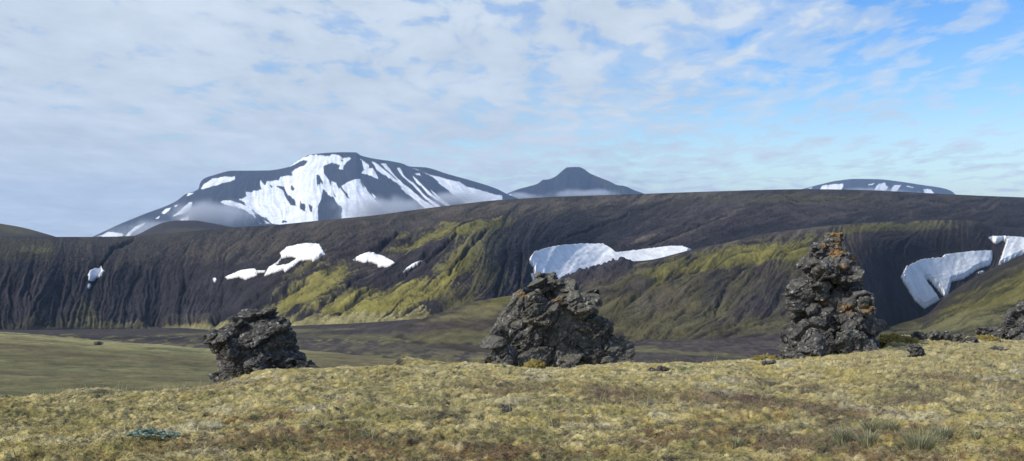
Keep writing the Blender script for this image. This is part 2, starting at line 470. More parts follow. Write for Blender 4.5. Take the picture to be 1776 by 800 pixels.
h1 = FB.at(FB.lic(11, 56, 3, 5), PX, PY); h2 = FB.at(FB.lic(4.5, 30, 2, 6), PX, PY); h3 = FB.at(FB.lic(28, 80, 5, 7), PX, PY)
tp, bp_ = curve(top_B, PXB)[None, :], curve(base_B, PXB)[None, :]
vis = sstep(-1, 12, PY - tp) * sstep(-1, 10, bp_ - PY) * (Y < curve(YtB, PXB)[None, :] + 5)
lf = sstep(1480, 1440, PX)
gl = -np.clip(.8 - np.abs(h1), 0, 1)
h4 = FB.at(FB.lic(2.6, 12, 1.5, 16), PX, PY); hf = 1.6 * perlin(PX / 3.3, PY / 2.6) + perlin(PX / 1.9, PY / 1.7)
Zd = Z + vis * (gl * (.4 + .9 * lf) + h2 * .13 + h3 * (.35 + .35 * lf) + h4 * .16 + hf * .14) + vis * .4 * fbm(X / 12, Y / 12, o=3)
wob = 2.5 * perlin(PX / 9, PY / 9)
gly = [[(1318, 441), (1285, 465), (1262, 490), (1240, 545), (1228, 548)], [(1150, 480), (1110, 510), (1065, 545)], [(1470, 480), (1476, 520), (1478, 548)],
       [(1310, 470), (1290, 500), (1262, 538)], [(1190, 535), (1165, 558), (1120, 578)]]
for k, g in enumerate(gly):
    Zd -= vis * (2.2 if k < 2 else 1.3) * np.exp(-(line_d(PX, PY, g) + np.abs(wob))**2 / (18. if k < 2 else 8.))
# rocky outcrop on the shoulder beside the snow
oc = (Y < curve(YtB, PXB)[None, :] + 8) * sstep(26, 3, line_d(PX, PY, [(985, 484), (1030, 467), (1072, 457), (1092, 460)])) * sstep(1100, 1088, PX)
Zd += oc * (5. * np.abs(fbm(X / 5, Y / 8, o=5)) + .6)
mound = vis * np.exp(-(((PX - 1108) / 24)**2 + ((PY - 492) / 9)**2)); Zd += mound * 2.2
col = np.broadcast_to(PURPLE * .95, X.shape + (3,)).copy()
brk = h1 * .4 + h2 * .7 + h4 * .8 + hf * .9
B_BLOBS = [
    (1130, 530, 240, 60, -10, OLIVE * .8, .8), (1290, 440, 180, 22, -10, OLIVE * 1.0, .9), (1150, 472, 130, 18, -17, YEL * .55, .65), (1250, 450, 80, 16, -12, YEL * .6, .85),
    (1150, 520, 70, 22, -20, BROWN * .9, .6), (1390, 438, 75, 20, 0, YEL * .75, .9), (1320, 430, 70, 8, -8, YEL * .8, .85), (1350, 405, 150, 10, -8, BROWN, .7),
    (1570, 393, 110, 10, -2, OLIVE * 1.3, .85), (1500, 396, 60, 7, -3, YEL * .6, .7), (1400, 470, 60, 20, 0, OLIVE * .6, .5),
    (1040, 500, 70, 22, -20, BROWN * .75, .75), (1100, 500, 30, 10, -15, PURPLE, .85), (1230, 575, 200, 14, -4, OLIVE * .75, .6),
    (1240, 500, 34, 26, -30, ASH * 1.2, .6), (1330, 520, 60, 36, -20, ASH * 1.3, .55),
    (1340, 555, 90, 14, -6, OLIVE, .5), (1400, 520, 60, 36, 0, OLIVE * .5, .5), (1620, 420, 120, 22, 3, PURPLE * .8, .7), (1740, 400, 60, 14, 3, ASH, .8)]
col = paint(col, PX, PY, B_BLOBS, brk)
col = col * (1 - np.clip(oc * 1.3, 0, 1))[..., None] + ASH * 1.3 * np.clip(oc * 1.3, 0, 1)[..., None]
col = col * (1 + (.14 * np.clip(h2, -2, 2) + .16 * np.clip(h4, -2, 2) + .14 * np.clip(hf, -2, 2)) * (.4 + .6 * lf) + .08 * np.clip(h1, -2, 2))[..., None]
o = mesh_np('hill', np.stack([X, Y, Zd], -1).reshape(-1, 3), grid_faces(*X.shape), M_HILL, attrs={'Col': np.clip(col, .004, .9).reshape(-1, 3)})
tag(o, 'mossy olive hill on the right with a bare purple ash side above the snow gully', 'hill', kind='structure')
SB = dict(PX=PX, PY=proj(X, Y, Zd)[1], X=X, Y=Y, Z=Zd)

# ---- right flank, striped yellow slope
PXC = np.concatenate([np.arange(1380, 1800, 1.45), np.arange(1800, 2220, 5.)])
top_C = [(1380, 600), (1480, 580), (1540, 566), (1605, 547), (1640, 514), (1680, 488), (1720, 467), (1776, 441), (1900, 402), (2220, 360)]
base_C = [(1380, 612), (1480, 604), (1600, 600), (1776, 600), (2220, 600)]
YbC = [(1380, 470), (1480, 455), (1776, 385), (2220, 320)]
YtC = [(1380, 500), (1480, 530), (1605, 575), (1720, 585), (1776, 585), (2220, 560)]
xsC = np.linspace(1380, 2220, 90)
X, Y, Z = rows_grid(PXC, [(skirt(YbC), -62., 'z'), (YbC, base_C, 'y'), (mixc(YbC, YtC, .4, xsC), mixc(base_C, top_C, .36, xsC), 'y'),
                          (mixc(YbC, YtC, .75, xsC), mixc(base_C, top_C, .76, xsC), 'y'), (YtC, top_C, 'y'),
                          ([(a, b + 30) for a, b in YtC], [(a, b + 30) for a, b in top_C], 'y'), ([(a, b + 60) for a, b in YtC], -62., 'z')],
                    [5, 60, 60, 34, 10, 8])
PX, PY = proj(X, Y, Z)
FC = Flow(1370, 2230, 340, 640, 1.6, [(1500, 580, -3, .4), (1600, 575, -3, .6), (1650, 540, -2, .8), (1740, 500, -2.1, 1), (1760, 560, -2.6, .7), (1700, 480, -1.6, 1), (2000, 500, -2, 1)])
h1 = FC.at(FC.lic(7, 90, 3, 8), PX, PY); h2 = FC.at(FC.lic(3, 40, 2, 9), PX, PY); hf = 1.6 * perlin(PX / 3.3, PY / 2.2) + perlin(PX / 1.9, PY / 1.5)
tp, bp_ = curve(top_C, PXC)[None, :], curve(base_C, PXC)[None, :]
vis = sstep(-1, 8, PY - tp) * sstep(-1, 10, bp_ - PY) * (Y < curve(YtC, PXC)[None, :] + 5)
Zd = Z + vis * (-np.clip(.7 - np.abs(h1), 0, 1) * .6 + h2 * .2 + hf * .06) + .4 * fbm(X / 9, Y / 9, o=3)
col = np.broadcast_to(OLIVE * .62, X.shape + (3,)).copy()
dtop = PY - tp
C_BLOBS = [(1740, 520, 150, 22, -24, YEL * .6, .9), (1660, 560, 120, 18, -14, OLIVE * 1.35, .8), (1770, 480, 60, 10, -26, YEL * .7, .8), (1560, 578, 90, 8, -6, OLIVE, .7),
           (1700, 585, 90, 10, 0, OLIVE, .6), (1640, 537, 40, 5, -20, YEL * .6, .8), (1775, 545, 50, 12, -20, STRAW * .5, .7)]
col = paint(col, PX, PY, C_BLOBS, h1 * .7 + h2 * .7 + hf * .7)
dk = sstep(26, 6, dtop) * (PX > 1600); col = col * (1 - .8 * dk[..., None]) + PURPLE * .8 * dk[..., None]
col = paint(col, PX, PY, [(1690, 505, 22, 5, -32, YEL * .6, .8), (1663, 512, 14, 4, -28, YEL * .6, .9)], h1)
col = col * (1 + .17 * np.clip(h2, -2, 2) + .14 * np.clip(h1, -2, 2) + .12 * np.clip(hf, -2, 2))[..., None]
o = mesh_np('hill', np.stack([X, Y, Zd], -1).reshape(-1, 3), grid_faces(*X.shape), M_HILL, attrs={'Col': np.clip(col, .004, .9).reshape(-1, 3)})
tag(o, 'yellow green striped slope rising to the right edge below the snow gully', 'hill', kind='structure')

# ---- low terrace mound behind the middle rock
PXT = np.arange(600, 1150, 1.45)
top_T = [(600, 604), (660, 590), (690, 570), (737, 553), (791, 535), (883, 515), (950, 512), (1000, 560), (1040, 600), (1150, 606)]
base_T = [(600, 606), (700, 610), (900, 612), (1150, 606)]
YtT = [(600, 490), (700, 490), (880, 480), (1150, 475)]
xsT = np.linspace(600, 1150, 60)
YbT = [(600, 470), (700, 445), (900, 420), (1150, 470)]
X, Y, Z = rows_grid(PXT, [(skirt(YbT), -62., 'z'), (YbT, base_T, 'y'), (mixc(YbT, YtT, .5, xsT), mixc(base_T, top_T, .45, xsT), 'y'),
                          (YtT, top_T, 'y'), ([(a, b + 25) for a, b in YtT], [(a, b + 6) for a, b in top_T], 'y'), ([(a, b + 80) for a, b in YtT], -62., 'z')],
                    [5, 50, 50, 10, 8])
PX, PY = proj(X, Y, Z)
Zd = Z + .9 * fbm(X / 8, Y / 8, o=4) + .5 * np.abs(fbm(X / 3, Y / 5, o=3)) * sstep(30, 0, PY - curve(top_T, PXT)[None, :])
tp = curve(top_T, PXT)[None, :]
n1 = fbm(PX / 26, PY / 5, o=4) * 3
col = np.broadcast_to(BROWN * .6, X.shape + (3,)).copy()
col = paint(col, PX, PY, [(860, 535, 90, 16, -10, OLIVE * 1.2, .8), (800, 548, 90, 8, -12, STRAW * .45, .7), (880, 520, 60, 7, -10, YEL * .6, .8), (820, 585, 160, 16, 0, OLIVE * 1.1, .8), (730, 570, 60, 10, -10, PURPLE * 1.3, .7)], n1)
col = col * (1 + .2 * np.clip(n1, -2, 2))[..., None]
o = mesh_np('hill', np.stack([X, Y, Zd], -1).reshape(-1, 3), grid_faces(*X.shape), M_HILL, attrs={'Col': np.clip(col, .004, .9).reshape(-1, 3)})
tag(o, 'low brown and olive terrace mound on the valley floor behind the middle rock', 'mound', kind='structure')

# ---- far low hills on the left skyline
def far_hill(pxs, top, basepy, Yb, Yt, label, colr, blobs, gl=0.):
    X, Y, Z = rows_grid(pxs, [(Yb - 40, -62., 'z'), (Yb, basepy, 'y'), ((Yb + Yt) / 2, mixc([(pxs[0], basepy), (pxs[-1], basepy)], top, .62, pxs), 'y'), (Yt, top, 'y'), (Yt + 300, -62., 'z')], [4, 34, 34, 8])
    PX, PY = proj(X, Y, Z)
    s = Yt / 1000
    Zd = Z + s * (1.1 * fbm(X / 30 / s, Y / 30 / s, o=4)) * sstep(-1, 10, PY - curve(top, pxs)[None, :])
    col = np.broadcast_to(colr, X.shape + (3,)).copy()
    col = paint(col, PX, PY, blobs, 2 * fbm(PX / 8, PY / 6, o=4))
    o = mesh_np('hill', np.stack([X, Y, Zd], -1).reshape(-1, 3), grid_faces(*X.shape), M_HILL, attrs={'Col': col.reshape(-1, 3)})
    return tag(o, label, 'hill', kind='structure')
far_hill(np.arange(-420, 130, 2.5), [(-420, 352), (-200, 362), (0, 388), (40, 395), (70, 403), (100, 412), (130, 424)], 428, 1250, 1500,
         'dark rounded hill shoulder at the left edge of the skyline', BROWN * .6, [(20, 396, 60, 10, 10, OLIVE, .7)])
far_hill(np.arange(215, 460, 2.), [(215, 416), (245, 404), (262, 395), (285, 386), (310, 382.5), (335, 382.5), (360, 386), (400, 393.5), (430, 399), (460, 408)], 420, 1750, 2000,
         'small dark dome shaped hill in front of the snowy mountain', PURPLE * .9, [(320, 400, 45, 7, 0, OLIVE * .8, .5)])

# ================================================================== VALLEY FLOOR, FIELD, GROUND
PXV = np.concatenate([np.arange(-420, -20, 6.), np.arange(-20, 1800, 2.), np.arange(1800, 2220, 6.)])
kV = [-420, 0, 200, 370, 510, 640, 740, 900, 1000, 1100, 1350, 1480, 1776, 2220]
pV = [566, 573, 572, 571, 565, 557, 551, 590, 598, 593, 584, 590, 598, 598]
yV = [550, 560, 600, 615, 572, 548, 528, 500, 500, 480, 462, 450, 400, 330]
YV, PVc = list(zip(kV, yV)), list(zip(kV, pV))
X, Y, Z = rows_grid(PXV, [(220., -46., 'z'), (300., -43.5, 'z'), ([(a, (b + 300) / 2 + 20) for a, b in YV], -43.6, 'z'), (YV, PVc, 'y'), ([(a, b + 60) for a, b in YV], -50., 'z')],
                    [8, 90, 90, 8])
PX, PY = proj(X, Y, Z)
n1 = 3 * fbm(X / 30, Y / 60, o=5); n2 = 3 * fbm(X / 7 + 9, Y / 16, o=4)
Zd = Z + .25 * n1 + .18 * n2 * sstep(560, 520, Y)
col = np.broadcast_to(PURPLE * 1.15, X.shape + (3,)).copy()
lava = sstep(575, 588, PY) * sstep(1000, 900, PX)
n3v = 3 * fbm(X / 2.6, Y / 5, o=3)
ym = sstep(.0, .5, .7 * n1 + .6 * n2 + .5 * n3v + .3 * (PY - 605) / 15)
col = col * (1 - (.8 * ym * lava)[..., None]) + (YEL * 1.3 + OLIVE * .3) * (.8 * ym * lava)[..., None]
om = sstep(-.8, .6, n1 + .6 * n3v) * .7 * sstep(580, 600, PY); col = col * (1 - om[..., None]) + BROWN * 1.05 * om[..., None]
col = paint(col, PX, PY, [(1180, 612, 130, 4, 3, OLIVE * 1.5, .8), (1280, 620, 100, 3, 6, OLIVE * 1.2, .7), (1150, 624, 90, 5, 0, BROWN * .8, .8), (1120, 602, 30, 4, 4, STRAW * .35, .8),
                          (1160, 632, 120, 4, 2, OLIVE * 1.3, .7), (640, 584, 220, 7, 2, OLIVE * 1.25, .8), (760, 600, 120, 9, 0, STRAW * .35, .7), (300, 579, 200, 4, 2, BROWN * .7, .7), (560, 576, 250, 5, 0, PURPLE * 1.0, .7), (450, 576, 190, 4, -2, STRAW * .5, .8), (620, 604, 220, 10, 2, BROWN * .9, .7), (700, 622, 150, 8, 3, OLIVE * 1.1, .6), (800, 590, 150, 8, 0, OLIVE * 1.1, .6)], n2)
# dry stream channel along the hill foot
ch = line_d(PX, PY, [(1075, 598.5), (1150, 596), (1250, 592), (1350, 589)])
Zd -= .8 * np.exp(-(ch / 1.3)**2)
ch2 = line_d(PX, PY, [(130, 586), (300, 588), (380, 590)])
col = col * (1 - .5 * np.exp(-(ch2 / 3)**2))[..., None]
col = col * (1 + .18 * np.clip(n3v, -2, 2) + .1 * n2)[..., None]
o = mesh_np('valley_floor', np.stack([X, Y, Zd], -1).reshape(-1, 3), grid_faces(*X.shape), M_HILL, attrs={'Col': np.clip(col, .004, .9).reshape(-1, 3)})
tag(o, 'flat dark ash valley floor with moss patches below the ridge', 'ground', kind='structure')

PXF = np.concatenate([np.arange(-420, -20, 6.), np.arange(-20, 860, 2.), np.arange(860, 2220, 12.)])
edgeF = [(-420, 556), (0, 576), (170, 590.5), (300, 601), (370, 606), (520, 609), (560, 611), (614, 616), (686, 624), (740, 634), (860, 656), (1200, 690), (2220, 700)]
X, Y, Z = rows_grid(PXF, [(32., -10., 'z'), (60., 712., 'y'), ([(-420, 120), (2220, 120)], [(-420, 608), (0, 628), (370, 648), (680, 664), (1200, 700), (2220, 706)], 'y'), (210., edgeF, 'y'), (235., [(a, b + 12) for a, b in edgeF], 'y'), (330., -52., 'z')],
                    [8, 150, 120, 14, 8])
PX, PY = proj(X, Y, Z)
n1 = 3 * fbm(X / 16, Y / 9, o=4); n2 = 3 * fbm(X / 3 + 5, Y / 4, o=4); n3 = 3 * fbm(X / 40 + Y / 60, Y / 14 - X / 90, o=3)
Zd = Z + .10 * n2 + .16 * n1 * sstep(-1, 6, PY - curve(edgeF, PXF)[None, :])
de = PY - curve(edgeF, PXF)[None, :]
col = np.broadcast_to(GRNG, X.shape + (3,)).copy()
m = sstep(22, 4, de + 5 * n1); col = col * (1 - m[..., None]) + (STRAW * .8 + YEL * .35) * m[..., None]
m = sstep(.2, 1.3, n3) * .7; col = col * (1 - m[..., None]) + np.array([.11, .085, .045]) * m[..., None]
m = sstep(-.3, -1.4, n3) * .6; col = col * (1 - m[..., None]) + np.array([.055, .068, .038]) * m[..., None]
m = sstep(430, 620, PX) * .75; col = col * (1 - m[..., None]) + np.array([.12, .095, .05]) * m[..., None]
n4f = 3 * fbm(X / 9, Y / 1.6, o=4)
col = col * (1 + .16 * np.clip(n2, -2, 2) + .08 * n1 + .17 * np.clip(n4f, -2.4, 2.4))[..., None]
o = mesh_np('field', np.stack([X, Y, Zd], -1).reshape(-1, 3), grid_faces(*X.shape), M_FIELD, attrs={'Col': np.clip(col, .004, .9).reshape(-1, 3)})
tag(o, 'smooth grey green mossy field sloping down behind the foreground crest on the left', 'ground', kind='structure')
SF = dict(PX=PX, PY=proj(X, Y, Zd)[1], X=X, Y=Y, Z=Zd)

# whole-country ground sheet out to the horizon
rr = np.array([0, 3, 6, 10, 16, 24, 35, 50, 80, 120, 170, 230, 330, 450, 600, 900, 1500, 2500, 4000, 7000, 9000, 10800.])
zr = np.array([-2.3, -2.3, -2.5, -3.4, -5, -8, -11, -14, -19, -26, -36, -48, -56, -58, -59, -60, -60, -60, -60, -60, -60, -60])
th = np.linspace(0, 2 * PI, 181)
R, T = np.meshgrid(rr, th, indexing='ij')
# behind the viewer the moss plateau carries on level before it falls away
behind = sstep(.1, -.4, np.sin(T))
Zg = np.interp(R, rr, zr); Zl = np.interp(R, [0, 3, 200, 600, 2000], [-1.72, -1.72, -3, -40, -60])
Zg = Zg * (1 - behind) + Zl * behind
Xg, Yg = R * np.cos(T), R * np.sin(T)
gc = np.broadcast_to(OLIVE * .9, Xg.shape + (3,)).copy(); f = sstep(150, 600, R)[..., None]; gc = gc * (1 - f) + PURPLE * 1.2 * f
o = mesh_np('ground', np.stack([Xg, Yg, Zg], -1).reshape(-1, 3), grid_faces(*R.shape)[:, ::-1], M_FIELD, attrs={'Col': gc.reshape(-1, 3)})
tag(o, 'wide dark upland plain reaching the horizon under the hills', 'ground', kind='structure')

# ================================================================== SNOW PATCHES ON THE RIDGES
def snow_patch(S, polys, label, holes=(), thick=.75, edge=3., wobble=1.2, name='snow_patch'):
    PXs, PYs = S['PX'], S['PY']
    P = np.array([q for pl in polys for q in pl], float)
    x0, x1, y0, y1 = P[:, 0].min() - 3, P[:, 0].max() + 3, P[:, 1].min() - 3, P[:, 1].max() + 3
    px1 = PXs[0]
    c0, c1 = np.searchsorted(px1, x0), np.searchsorted(px1, x1)
    sub = lambda a: a[:, c0:c1]
    PY_, X_, Y_, Z_ = sub(PYs), sub(S['X']), sub(S['Y']), sub(S['Z'])
    rws = np.where(((PY_ > y0) & (PY_ < y1)).any(1))[0]; r0, r1 = max(rws.min() - 2, 0), min(rws.max() + 3, PY_.shape[0])
    PX_ = sub(PXs)[r0:r1]; PY_, X_, Y_, Z_ = PY_[r0:r1], X_[r0:r1], Y_[r0:r1], Z_[r0:r1]
    up = 3                                          # refine the hillside grid
    def ref(a):
        nr, nc = a.shape
        ri = np.linspace(0, nr - 1, (nr - 1) * up + 1); ci = np.linspace(0, nc - 1, (nc - 1) * up + 1)
        b = np.stack([np.interp(ri, np.arange(nr), a[:, j]) for j in range(nc)], 1)
        return np.stack([np.interp(ci, np.arange(nc), b[i]) for i in range(len(ri))], 0)
    PX_, PY_, X_, Y_, Z_ = map(ref, (PX_, PY_, X_, Y_, Z_))
    qx = PX_ + wobble * perlin(PX_ / 4., PY_ / 3.); qy = PY_ + wobble * .7 * perlin(PX_ / 3. + 50, PY_ / 2.5)
    d = np.full(PX_.shape, -40., np.float32)
    for pl in polys: d = np.maximum(d, sdf(qx, qy, pl))
    d = d + min(.35 * edge, 1.6)
    for pl in holes: d = np.minimum(d, -sdf(qx, qy, pl))
    # smoothed bed so the snow bridges the gullies
    Zs = Z_.copy()
    for _ in range(90):
        Zs[1:-1, 1:-1] = (Zs[:-2, 1:-1] + Zs[2:, 1:-1] + Zs[1:-1, :-2] + Zs[1:-1, 2:]) / 4
    ex = np.maximum(Z_ - Zs, 0)
    for _ in range(50): ex[1:-1, 1:-1] = (ex[:-2, 1:-1] + ex[2:, 1:-1] + ex[1:-1, :-2] + ex[1:-1, 2:]) / 4
    Zs = Zs + 2.5 * ex
    w = sstep(.3, 4, d)
    Zn = Z_ * (1 - w) + Zs * w + thick * sstep(0, edge, d) + .15 * perlin(X_ / 3, Y_ / 3) * w + .05
    Yn = Y_ - .5 * thick * sstep(0, edge, d)
    keep = d > 0
    nr, nc = PX_.shape
    fc = grid_faces(nr, nc)
    kf = keep.ravel()[fc].all(1); fc = fc[kf]
    if not len(fc): return None
    E = np.concatenate([fc[:, [0, 1]], fc[:, [1, 2]], fc[:, [2, 3]]]); km = biggest_piece(nr * nc, E); fc = fc[km[fc[:, 0]]]
    used = np.unique(fc); mp = -np.ones(nr * nc, int); mp[used] = np.arange(len(used)); ft = mp[fc]
    V = np.stack([X_, Yn, Zn], -1).reshape(-1, 3)[used]
    Vb = np.stack([X_, Y_ + .3, Z_ - .8], -1).reshape(-1, 3)[used]
    # rim walls
    e = np.concatenate([ft[:, [0, 1]], ft[:, [1, 2]], ft[:, [2, 3]], ft[:, [3, 0]]]); key = np.sort(e, 1)
    _, idx, cnt = np.unique(key, axis=0, return_index=True, return_counts=True)
    be = e[idx[cnt == 1]]; n = len(V)
    walls = np.stack([be[:, 1], be[:, 0], be[:, 0] + n, be[:, 1] + n], 1)
    fac = np.concatenate([ft, walls, ft[:, ::-1] + n])
    dr = np.clip(1 - d.ravel()[used] / 3.2, 0, 1)
    o = mesh_np(name, np.concatenate([V, Vb]), fac, M_SNOW, attrs={'dirt': np.concatenate([dr, dr])})
    return tag(o, label, 'snow patch', 'old snow patches on the slopes')

snow_patch(SA, [[(152, 478), (156, 471), (165, 466.5), (176, 466), (181, 470), (175, 478), (160, 488.5), (155, 487)]], 'small oval snow patch alone on the dark bowl at far left')
snow_patch(SA, [[(152.5, 494), (156, 492.5), (158.5, 496), (156, 501), (152.5, 500)]], 'tiny snow fleck just below the oval snow patch at far left', edge=1.5, wobble=.4, thick=.6)
snow_patch(SA, [[(369, 484), (373, 482), (376, 485), (374, 490), (371, 490)]], 'tiny snow fleck left of the jagged snow patches on the ridge', edge=1.5, wobble=.4, thick=.6)
snow_patch(SA, [[(391, 481), (402, 476), (419, 469), (442, 466.5), (445, 470), (460, 470), (458, 473), (446, 472), (444, 478), (425, 485), (414, 480), (394, 484.5)]],
           'flat tapering snow patch left of the large jagged one on the ridge')
snow_patch(SA, [[(486, 438.6), (498, 429), (532, 422.5), (553.5, 424), (557.5, 430.5), (563, 441), (543, 454.5), (540, 450), (518, 453.5), (506, 463), (494, 472), (491, 466.5), (475, 473), (459, 478.5), (466, 464.5), (480, 456), (489, 446)]],
           'large jagged snow patch streaming down left on the ridge above the yellow slope', holes=[[(488, 449.5), (505, 446), (513, 449), (500, 457.5), (480, 461)]])
snow_patch(SA, [[(613, 451), (624, 444), (640, 440), (664, 444.5), (674, 450), (684.6, 456), (672, 463), (656, 463.5), (655, 459), (642, 454), (629, 455.5)]],
           'middle sized cloud shaped snow patch on the ridge above the yellow moss')
snow_patch(SA, [[(698, 474), (704, 467.5), (713, 460), (724, 455.5), (733, 453), (727, 459), (718, 465), (707, 470.5)]], 'thin slanting snow sliver on the ridge', edge=2, wobble=.6, thick=.8)
snow_patch(SA, [[(919.5, 448), (926, 441), (945, 434), (968, 429), (1011, 425), (1046.5, 425), (1059, 432), (1069.5, 440), (1103, 436), (1140, 431.5), (1163, 428.5), (1184, 429), (1198, 434), (1190, 446), (1095, 470), (1010, 486), (976, 492), (925, 488), (927, 464), (920, 457)]],
           'broad white snow field lying behind the top of the middle rock', thick=2.2, edge=5.)
snow_patch(SA, [[(920.5, 476), (924, 474), (927, 486), (924, 487)]], 'tiny snow fleck at the lower left of the broad snow field', edge=1.5, wobble=.3, thick=.5)
snow_patch(SB, [[(1563, 480), (1570, 467), (1596, 454), (1633.5, 450), (1636, 445.5), (1678.5, 439.5), (1720, 437), (1720, 450), (1716, 459), (1693.5, 467), (1671, 483), (1650, 488), (1643, 511), (1633.5, 517), (1620, 525), (1603.5, 535), (1588.5, 523), (1573.5, 499)]],
           'big funnel shaped snow field in the gully on the right with a dark crack', holes=[[(1606, 487), (1611, 486), (1636, 516), (1630, 519)]], thick=2.2, edge=5.)
snow_patch(SB, [[(1716, 412.5), (1738.5, 411.7), (1776, 414), (1850, 420), (1850, 424), (1776, 439), (1733, 459), (1735, 452), (1741, 435), (1746, 419), (1740, 416), (1727, 423)]],
           'upper snow field in the gully running off the right edge', thick=1.8, edge=4.)
snow_patch(SB, [[(1696, 473), (1704, 470), (1708, 472), (1700, 476)]], 'tiny snow fleck between the two gully snow fields', edge=1.5, wobble=.5, thick=.6)

# ================================================================== FAR MOUNTAINS
def c2(pts): return [(160 + x / 4.44, 250 + y / 4.44) for x, y in pts]
def c3(pts): return [(540 + x / 4.444, 250 + y / 4.444) for x, y in pts]
def c6(pts): return [(1296 + x / 2.667, 300 + y / 2.667) for x, y in pts]
SNOW_P = [
    c2([(1135, 425), (1190, 400), (1180, 370), (1222, 368), (1310, 348), (1285, 280), (1300, 282), (1330, 320), (1345, 290), (1430, 278), (1442, 255), (1530, 240), (1520, 215), (1560, 195), (1640, 165), (1660, 135), (1650, 128), (1600, 112), (1640, 98), (1740, 90), (1740, 640), (1480, 640), (1385, 610), (1330, 570), (1245, 520), (1200, 480)]),
    c2([(1480, 176), (1540, 148), (1610, 112), (1650, 112), (1600, 135), (1530, 172)]),
    c2([(985, 445), (1010, 433), (1060, 434), (1120, 452), (1200, 478), (1260, 545), (1370, 612), (1300, 612), (1240, 555), (1170, 505), (1120, 488), (1020, 466)]),
    c3([(-10, 85), (60, 84), (140, 95), (160, 78), (205, 80), (240, 112), (290, 100), (310, 112), (270, 140), (250, 165), (245, 200), (225, 197), (212, 190), (214, 160), (160, 145), (110, 160), (95, 170), (95, 220), (135, 280), (150, 330), (160, 285), (190, 300), (215, 345), (245, 312), (285, 290), (370, 262), (400, 310), (440, 370), (510, 450), (560, 480), (640, 530), (640, 600), (-10, 600)]),
    c3([(380, 115), (440, 160), (445, 185), (470, 182), (500, 225), (515, 270), (440, 240), (385, 225), (408, 200), (400, 165)]),
    c3([(460, 135), (490, 140), (560, 195), (620, 245), (740, 345), (820, 420), (900, 480), (940, 495), (880, 495), (740, 385), (640, 290), (520, 210)]),
    c3([(535, 150), (570, 148), (640, 240), (700, 295), (860, 430), (970, 497), (930, 497), (820, 420), (720, 340), (600, 220)]),
    c3([(655, 178), (680, 180), (720, 250), (790, 300), (880, 400), (1010, 490), (960, 490), (850, 400), (770, 310), (700, 250)]),
    c3([(790, 250), (830, 290), (920, 380), (1065, 482), (1040, 482), (900, 385), (810, 290)]),
    c3([(915, 345), (1000, 420), (1075, 478), (1055, 480), (980, 420)]),
    c3([(800, 225), (835, 225), (845, 250), (812, 240)]),
    c3([(765, 182), (830, 200), (890, 232), (975, 250), (1060, 275), (1140, 290), (1190, 325), (1290, 350), (1400, 385), (1470, 395), (1480, 480), (1200, 475), (1100, 390), (1000, 310), (930, 250), (860, 212)]),
    c3([(470, 380), (490, 400), (530, 470), (520, 470)]),
    c2([(835, 342), (870, 300), (930, 265), (1020, 250), (1100, 250), (1100, 275), (1060, 290), (960, 315), (850, 350)]),
    c2([(733, 400), (740, 383), (782, 372), (770, 388)]), c2([(535, 530), (560, 505), (605, 488), (590, 515), (550, 543)]),
    c2([(620, 557), (690, 500), (740, 450), (772, 446), (750, 512), (700, 537)]), c2([(670, 587), (755, 538), (735, 600)]),
    c2([(240, 715), (330, 640), (412, 603), (390, 630), (310, 680), (280, 715)]), c2([(40, 712), (130, 675), (240, 690), (230, 712)]),
    c2([(485, 575), (520, 552), (510, 575)]), c2([(630, 480), (660, 463), (650, 482)])]
ROCK_P = [c3([(90, 345), (130, 385), (180, 430), (240, 500), (225, 600), (55, 600), (50, 480), (80, 420)]),
          c2([(1410, 325), (1445, 320), (1480, 335), (1510, 390), (1560, 440), (1572, 475), (1530, 472), (1480, 395), (1462, 350)]),
          c2([(1528, 322), (1560, 340), (1548, 362), (1530, 350)]), c2([(1600, 440), (1640, 470), (1640, 520), (1600, 500)]), c2([(1665, 460), (1700, 480), (1705, 530), (1680, 520)]),
          c2([(1365, 318), (1390, 325), (1385, 340)]), c2([(1245, 543), (1290, 545), (1345, 612), (1290, 612)]), c2([(1330, 562), (1345, 562), (1380, 608), (1365, 608)]), c2([(1070, 423), (1140, 448), (1080, 430)]),
          c3([(40, 240), (58, 238), (92, 290), (88, 315), (65, 290), (50, 330), (40, 300)]), c3([(375, 285), (390, 300), (405, 335), (390, 320)]),
          c3([(230, 122), (245, 120), (248, 135), (235, 135)]), c2([(1465, 610), (1470, 580), (1505, 600)]),
          c3([(215, 320), (235, 330), (290, 420), (270, 410)]), c3([(165, 350), (195, 420), (175, 400)])]
SNOW_A = np.array([.78, .80, .84]); ROCK_F = np.array([.030, .030, .036])

